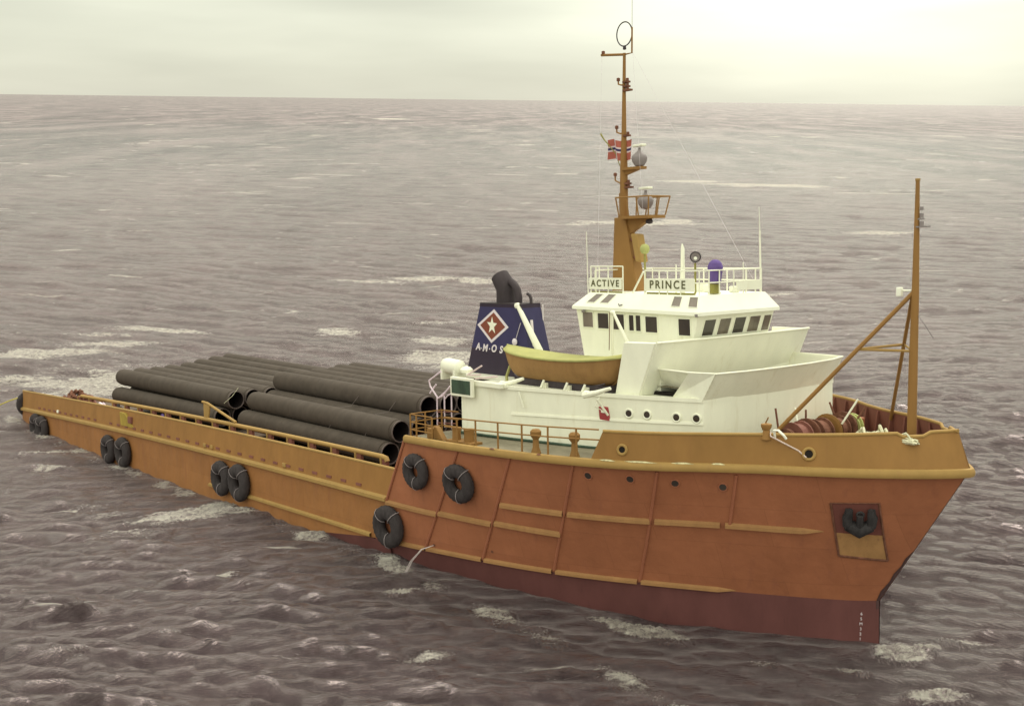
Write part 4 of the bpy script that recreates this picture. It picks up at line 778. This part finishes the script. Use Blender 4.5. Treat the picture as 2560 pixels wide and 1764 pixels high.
b = MB(); b.tube([(-40.0, -6.5, .15), (-40.5, -7.2, -.1), (-42.0, -9.2, -1.1), (-44, -12, -2.1)], .035, 6); tag(b.build('tow_wire', YGREEN, world=SHIP), 'taut yellowish line leading from the stern corner down to the sea', 'line')
# ------------------------------------------------------------------ sea
shipI = SHIP.inverted()
def swell_np(x, y):
    # long swell running with the ship: waterline heights along its axis
    hx, hy = math.cos(.860), -math.sin(.860)
    s = (x-.910)*hx+(y-41.87)*hy
    S_ = np.array([-140, -110, -80, -60, -45, -38, -29, -22.5, -15.5, -9.5, -3.5, 0, 8, 15, 30, 50, 80, 120]); Z_ = np.array([0, 0, -.3, -1.4, -2.3, -2.6, -1.8, -1.2, -.45, .3, 1.0, 1.45, 1.72, 1.85, 1.3, .4, 0, 0])
    z = np.interp(s, S_, Z_)
    p_ = (x-.910)*math.sin(.860)+(y-41.87)*math.cos(.860)     # towards port
    env = np.exp(-(np.clip(np.abs(p_)-25, 0, None)/40)**2)
    return z*env
def smooth_swell():
    pass
NW = 84; wrng = np.random.default_rng(5)
lam = np.exp(np.linspace(math.log(.8), math.log(34), NW)); th0 = math.radians(-98)
ang = th0+wrng.normal(0, .30, NW); kx = 2*PI/lam*np.cos(ang); ky = 2*PI/lam*np.sin(ang); ph = wrng.uniform(0, 2*PI, NW)
amp = .024*lam**.18*np.exp(-(lam/17)**2); amp *= wrng.uniform(.6, 1.3, NW)*np.where(lam > 2.5, .62, .75)
NX = 44; lx = np.exp(np.linspace(math.log(.34), math.log(.95), NX)); ax_ = th0+wrng.normal(0, .38, NX)
lam = np.append(lam, lx); kx = np.append(kx, 2*PI/lx*np.cos(ax_)); ky = np.append(ky, 2*PI/lx*np.sin(ax_)); ph = np.append(ph, wrng.uniform(0, 2*PI, NX)); amp = np.append(amp, 0.0075*wrng.uniform(.5, 1.4, NX)*(lx/.6)); NW += NX
HS = 1.0
def sea_pts(r, a):
    X = r*np.sin(a); Y = r*np.cos(a); Z = swell_np(X, Y); dx = np.zeros_like(X); dy = np.zeros_like(X); J = np.zeros_like(X)
    cell = r*.0030
    # calmer close to the hull so that the waterline stays where it is
    hx, hy = math.cos(.860), -math.sin(.860); s = (X-.910)*hx+(Y-41.87)*hy; p_ = (X-.910)*math.sin(.860)+(Y-41.87)*math.cos(.860)
    dist = np.maximum(np.abs(p_)-6, np.maximum(s-16, -42-s)); calm = .45+.55*np.clip(dist/6, 0, 1)
    for i in range(NW):
        f = np.clip(lam[i]/cell/3-1, 0, 1)*HS*calm
        if not f.any(): continue
        P0 = kx[i]*X+ky[i]*Y+ph[i]; A = amp[i]*f; k = 2*PI/lam[i]; c_, s_ = np.cos(P0), np.sin(P0)
        Z += A*c_; dx -= A*kx[i]/k*s_*.75; dy -= A*ky[i]/k*s_*.75; J += A*k*c_
    return X+dx, Y+dy, Z, J
# explicit foam patches in world metres: x, y, rx, ry, angle, strength
FO = [(-34.8, 82.7, 5.5, 1.3, .30, 1.0), (-31, 86, 4, 1.0, .3, .8), (-28.5, 91, 4, 1.1, .0, .95), (-33, 88.5, 4, .8, .2, .5), (-14.5, 93, 2.0, 1.2, 0, .8), (-5.3, 86, 3.5, 2.6, .1, 1.0), (-4.3, 81.3, 3, 1.8, 0, .8), (-6.0, 92, 3, 1.6, .1, .9),
      (-30.0, 75.3, 4.0, 1.4, .1, .95), (-28.0, 76.6, 3.0, 1.6, 0, 1.2), (-33.0, 76.2, 4, 1.0, .2, .6), (-28.2, 73.6, 2.0, 1.0, 0, 1.2), (-25.5, 76.2, 2.0, 1.5, 0, 1.1),
      (-6.5, 98, 3.5, .8, .1, .5), (-8, 116.5, 6, 1.4, .1, .8), (-15, 114, 6, 1.2, 0, .6), (-3.6, 115.5, 2.2, 1.2, 0, 1.0),
      (53, 243, 15, 5, -.25, 1.0), (38, 252, 9, 3.5, 0, .8), (18, 163, 11, 2.0, 0, .9), (24, 167, 3, 2.5, -.4, .9), (8, 161, 9, 1.5, .1, .6), (50, 154, 6, 1.8, .05, .9),
      (-13.1, 44.5, 2.0, .9, .12, 1.35), (-12.3, 46.1, .9, .7, .9, 1.35), (-14.8, 44.0, 1.8, .4, .1, .7), (-15.0, 42.3, 2.0, .5, .1, .5), (-11.0, 45.2, .8, .3, .2, .6), (-3.55, 34.15, .42, .2, .1, 1.15), (-3.2, 34.4, .4, .2, .1, .8), (-6.8, 41.4, .5, .35, 0, .8),
      (3.9, 31.15, 1.35, .50, -.59, 1.5), (3.0, 31.8, .7, .35, -.5, 1.0), (11.1, 29.7, .8, .45, .1, 1.3), (11.8, 30.0, .8, .3, .3, .9), (11.4, 27.6, .9, .3, .1, .95), (9.4, 28.6, .7, .25, -.3, .6), (-10.8, 45.7, .9, .3, -.3, .6), (7.0, 28.9, .6, .2, -.3, .5), (-9.8, 36.6, .6, .3, .3, .7),
      (-104, 985, 20, 25, 0, 1.0), (4, 450, 9, 6, .1, .9), (-20, 640, 15, 9, 0, .6), (-75, 690, 16, 8, 0, .7), (60, 560, 14, 6, 0, .6), (30, 330, 8, 3, 0, .5), (-50, 300, 9, 3, .1, .4), (-60, 200, 5, 1.6, .2, .4), (16, 112, 4, .8, 0, .5), (25, 108, 3, .8, 0, .6),
      (-25, 58.6, 1.6, .6, .3, .7), (-23.3, 55.3, 1.6, .5, 0, .6), (-2.2, 29.6, 1.2, .3, .2, .5), (-19, 47, 1.8, .5, .2, .45), (13.2, 30.5, 1, .3, 0, .5)]
def foam_np(X, Y, J, Z, r):
    f = np.zeros_like(X)
    for (fx_, fy_, rx, ry, a, s) in FO:
        m = (np.abs(X-fx_) < 3*max(rx, ry)) & (np.abs(Y-fy_) < 3*max(rx, ry))
        if not m.any(): continue
        x = X[m]-fx_; y = Y[m]-fy_; c_, s_ = math.cos(a), math.sin(a); u = (x*c_+y*s_)/rx; v = (-x*s_+y*c_)/ry
        f[m] = np.maximum(f[m], 1.25*s*np.exp(-(u*u+v*v)*1.1))
    # propeller wash and broken water along and beyond the stern
    hx, hy = math.cos(.860), -math.sin(.860); s = (X-.910)*hx+(Y-41.87)*hy; p_ = (X-.910)*math.sin(.860)+(Y-41.87)*math.cos(.860)
    wake = .8*np.exp(-((s+38)/7)**2)*np.exp(-((p_-9.5)/2.6)**2)
    wake = np.maximum(wake, .75*np.exp(-((p_-1)/7)**2)*np.clip((-40.5-s)/2, 0, 1)*np.exp(-np.clip(-41-s, 0, None)/14))
    side = .95*np.exp(-((p_+7.3)/.55)**2)*(s < 14)*(s > -41)*(.5+.5*np.sin(s*1.7)*np.sin(s*.63+1))
    f = np.maximum(f, wake); f = np.maximum(f, side)
    cap = np.clip((J-1.25)/.6, 0, 1)*.7
    return np.clip(np.maximum(f, cap), 0, 1.5)
def sea_mesh(r, a, name=None):
    A, Rr = np.meshgrid(a, r); X, Y, Z, J = sea_pts(Rr, A); F = foam_np(X, Y, J, Z, Rr)
    Z = Z+.10*np.clip(F, 0, 1)*(Rr < 400)*np.random.default_rng(3).uniform(0, 1, X.shape)*(F > .3)
    return X, Y, Z, F
def to_obj(name, blocks):
    V = []; Fc = []; A_ = []; base_ = 0
    for X, Y, Z, F in blocks:
        n, m = X.shape; V.append(np.stack([X, Y, Z], -1).reshape(-1, 3)); A_.append(F.reshape(-1))
        i = np.arange(n-1)[:, None]*m+np.arange(m-1)[None, :]; Fc.append(np.stack([i, i+1, i+m+1, i+m], -1).reshape(-1, 4)+base_); base_ += n*m
    V = np.concatenate(V).astype(np.float32); Fc = np.concatenate(Fc).astype(np.int32)[:, ::-1]; A_ = np.concatenate(A_).astype(np.float32)
    me = bpy.data.meshes.new(name); me.vertices.add(len(V)); me.vertices.foreach_set('co', V.ravel()); me.loops.add(Fc.size); me.loops.foreach_set('vertex_index', Fc.ravel())
    me.polygons.add(len(Fc)); me.polygons.foreach_set('loop_start', np.arange(len(Fc), dtype=np.int32)*4); me.update(calc_edges=True); me.polygons.foreach_set('use_smooth', np.ones(len(Fc), dtype=bool))
    at_ = me.attributes.new('foam', 'FLOAT', 'POINT'); at_.data.foreach_set('value', A_)
    o = bpy.data.objects.new(name, me); sc.collection.objects.link(o); return o
fine_a = np.arange(-.66, .6601, .00150); r1 = 14*1.0030**np.arange(0, 1160)       # 14 m .. 450 m
r1 = r1[r1 < 420]
r2 = r1[-1]*1.02**np.arange(0, 100); r2 = np.append(r2[r2 < 4000], [6000, 10000, 20000, 60000])
rest_l = np.linspace(fine_a[-1], 2*PI+fine_a[0], 260); rA = 3*1.02**np.arange(0, 500); rA = np.append(rA[rA < 4000], [6000, 10000, 20000, 60000])
rin = np.linspace(.05, 14, 40)
sea = to_obj('sea', [sea_mesh(r1, fine_a), sea_mesh(r2, fine_a), sea_mesh(rA, rest_l), sea_mesh(np.append(rin[:-1], r1[0]), fine_a[::8])])
tag(sea, None, None, kind='structure')
m = bpy.data.materials.new('sea_water'); m.use_nodes = True; t = m.node_tree; L = t.links; b = t.nodes['Principled BSDF']; nn = t.nodes.new
c = nn('ShaderNodeNewGeometry'); vl = nn('ShaderNodeVectorMath'); vl.operation = 'LENGTH'; L.new(c.outputs['Position'], vl.inputs[0])
def noise(scale, sx, sy, detail, rough, rot=0.0, dist=0.0):
    mp_ = nn('ShaderNodeMapping'); mp_.inputs['Scale'].default_value = (sx, sy, 1); mp_.inputs['Rotation'].default_value = (0, 0, rot); L.new(c.outputs['Position'], mp_.inputs[0])
    n_ = nn('ShaderNodeTexNoise'); n_.inputs['Scale'].default_value = scale; n_.inputs['Detail'].default_value = detail; n_.inputs['Roughness'].default_value = rough; n_.inputs['Distortion'].default_value = dist
    L.new(mp_.outputs[0], n_.inputs['Vector']); return n_.outputs[0]
def math_(op, a, b_=None, c_=None):
    x = nn('ShaderNodeMath'); x.operation = op
    for i, v in enumerate((a, b_, c_)):
        if v is None: continue
        if isinstance(v, (int, float)): x.inputs[i].default_value = v
        else: L.new(v, x.inputs[i])
    return x.outputs[0]
def mrange(v, a, b_, c_=0, d=1, interp='LINEAR'):
    x = nn('ShaderNodeMapRange'); x.interpolation_type = interp; L.new(v, x.inputs[0])
    for i, q in enumerate((a, b_, c_, d)): x.inputs[i+1].default_value = q
    return x.outputs[0]
def ridge(v): return math_('SUBTRACT', 1.0, math_('ABSOLUTE', math_('MULTIPLY_ADD', v, 2.0, -1.0)))
nA = noise(.045, .55, 1.6, 6, .6, .1); nB = noise(.35, .6, 1.5, 8, .66, .12, .4); nC = noise(2.3, .6, 1.45, 9, .70, -.05, .9); nD = noise(8, .7, 1.3, 5, .65); nE = noise(1.15, .5, 1.55, 9, .68, .22, .7)
hgt = math_('ADD', math_('ADD', math_('MULTIPLY', nB, .5), math_('MULTIPLY', ridge(nC), .36)), math_('ADD', math_('MULTIPLY', nD, .17), math_('ADD', math_('MULTIPLY', nA, .8), math_('MULTIPLY', ridge(nE), .50))))
bmp = nn('ShaderNodeBump'); bmp.inputs['Strength'].default_value = 1.0; bmp.inputs['Distance'].default_value = 1.0; L.new(hgt, bmp.inputs['Height'])
L.new(bmp.outputs[0], b.inputs['Normal'])
at_ = nn('ShaderNodeAttribute'); at_.attribute_name = 'foam'
fn1 = noise(.8, .6, 1.5, 12, .74, .1, 1.6); fn2 = noise(.12, .35, 1.6, 8, .65, .05, .5); fn3 = noise(3.2, .7, 1.4, 8, .75, -.1, 1.0)
fv = math_('ADD', math_('MULTIPLY', at_.outputs['Fac'], 1.25), math_('ADD', math_('MULTIPLY', math_('SUBTRACT', fn1, .5), 2.6), math_('MULTIPLY', math_('SUBTRACT', fn3, .5), 1.3)))
fm1 = math_('MULTIPLY', math_('MULTIPLY', mrange(fv, .55, .95), mrange(fn3, .40, .50, .30, 1)), mrange(at_.outputs['Fac'], .06, .35))
lace = math_('MULTIPLY', mrange(fn2, .56, .74), math_('MULTIPLY', mrange(fn1, .50, .68), mrange(fn3, .42, .62))); lace = math_('MULTIPLY', lace, .40)
far_n = noise(.09, .45, 1.3, 5, .62, .02, .6); far_f = math_('MULTIPLY', mrange(far_n, .63, .68), math_('MULTIPLY', mrange(vl.outputs['Value'], 130, 220), .9))
mid_n = noise(.34, .36, 1.9, 6, .66, .10, .9); mid_f = math_('MULTIPLY', mrange(mid_n, .645, .70), .9)
hz_n = noise(.040, 1.2, .40, 5, .62, .0, .3); hz_f = math_('MULTIPLY', mrange(hz_n, .63, .68), mrange(vl.outputs['Value'], 250, 600, 0, .75))
speck = math_('MULTIPLY', mrange(noise(4.2, .6, 1.5, 10, .82, .08, .6), .60, .76), math_('MULTIPLY', mrange(noise(.5, .5, 1.5, 6, .7, 0), .46, .62), .45))
foam = math_('MAXIMUM', math_('MAXIMUM', fm1, math_('MAXIMUM', lace, speck)), math_('MAXIMUM', math_('MAXIMUM', far_f, hz_f), mid_f))
mix = nn('ShaderNodeMixRGB'); L.new(foam, mix.inputs[0])
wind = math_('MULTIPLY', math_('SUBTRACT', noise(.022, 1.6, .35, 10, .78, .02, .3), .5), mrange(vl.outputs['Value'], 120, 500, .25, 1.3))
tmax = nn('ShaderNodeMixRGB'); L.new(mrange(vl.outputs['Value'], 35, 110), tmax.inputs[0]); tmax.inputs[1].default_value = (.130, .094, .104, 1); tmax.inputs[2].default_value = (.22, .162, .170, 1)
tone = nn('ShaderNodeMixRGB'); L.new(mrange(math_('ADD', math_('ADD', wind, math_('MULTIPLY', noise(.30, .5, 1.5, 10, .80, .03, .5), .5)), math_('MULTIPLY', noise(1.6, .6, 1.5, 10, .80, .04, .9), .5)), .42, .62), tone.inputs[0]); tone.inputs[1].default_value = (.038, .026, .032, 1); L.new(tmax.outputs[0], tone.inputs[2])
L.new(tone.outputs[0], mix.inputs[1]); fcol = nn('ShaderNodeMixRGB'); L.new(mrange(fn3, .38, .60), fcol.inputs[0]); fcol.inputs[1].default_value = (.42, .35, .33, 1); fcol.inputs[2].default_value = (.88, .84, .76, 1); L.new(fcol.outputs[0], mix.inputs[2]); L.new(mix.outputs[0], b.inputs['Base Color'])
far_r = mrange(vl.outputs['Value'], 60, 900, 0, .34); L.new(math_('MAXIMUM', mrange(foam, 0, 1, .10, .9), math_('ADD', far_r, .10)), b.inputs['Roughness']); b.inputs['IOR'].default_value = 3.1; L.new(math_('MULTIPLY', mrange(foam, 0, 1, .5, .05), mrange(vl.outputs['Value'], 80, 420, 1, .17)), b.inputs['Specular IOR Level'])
b.inputs['Specular Tint'].default_value = (1, .87, .87, 1)
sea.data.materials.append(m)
# water running out of the hull side
b = MB(); q = hoff(.179, .06, .05); pts = [q, q+Vector((-.18, -.35, -.1)), q+Vector((-.42, -.62, -.5)), q+Vector((-.66, -.80, -1.1)), q+Vector((-.86, -.92, -1.75))]
for k in range(4):
    b.tube([Vector(p_)+Vector((.03*math.sin(k*2.1), .03*math.cos(k*2.1), 0))*(.3+i_*.45) for i_, p_ in enumerate(pts)], [.010, .013, .012, .016, .012], 5)
tag(b.build('water_jet', mat('jet_water', (.50, .43, .43), .3, .3, .3, 9), world=SHIP, smooth=True), 'thin jet of water falling from a hull outlet behind the big low tyre', 'water jet')
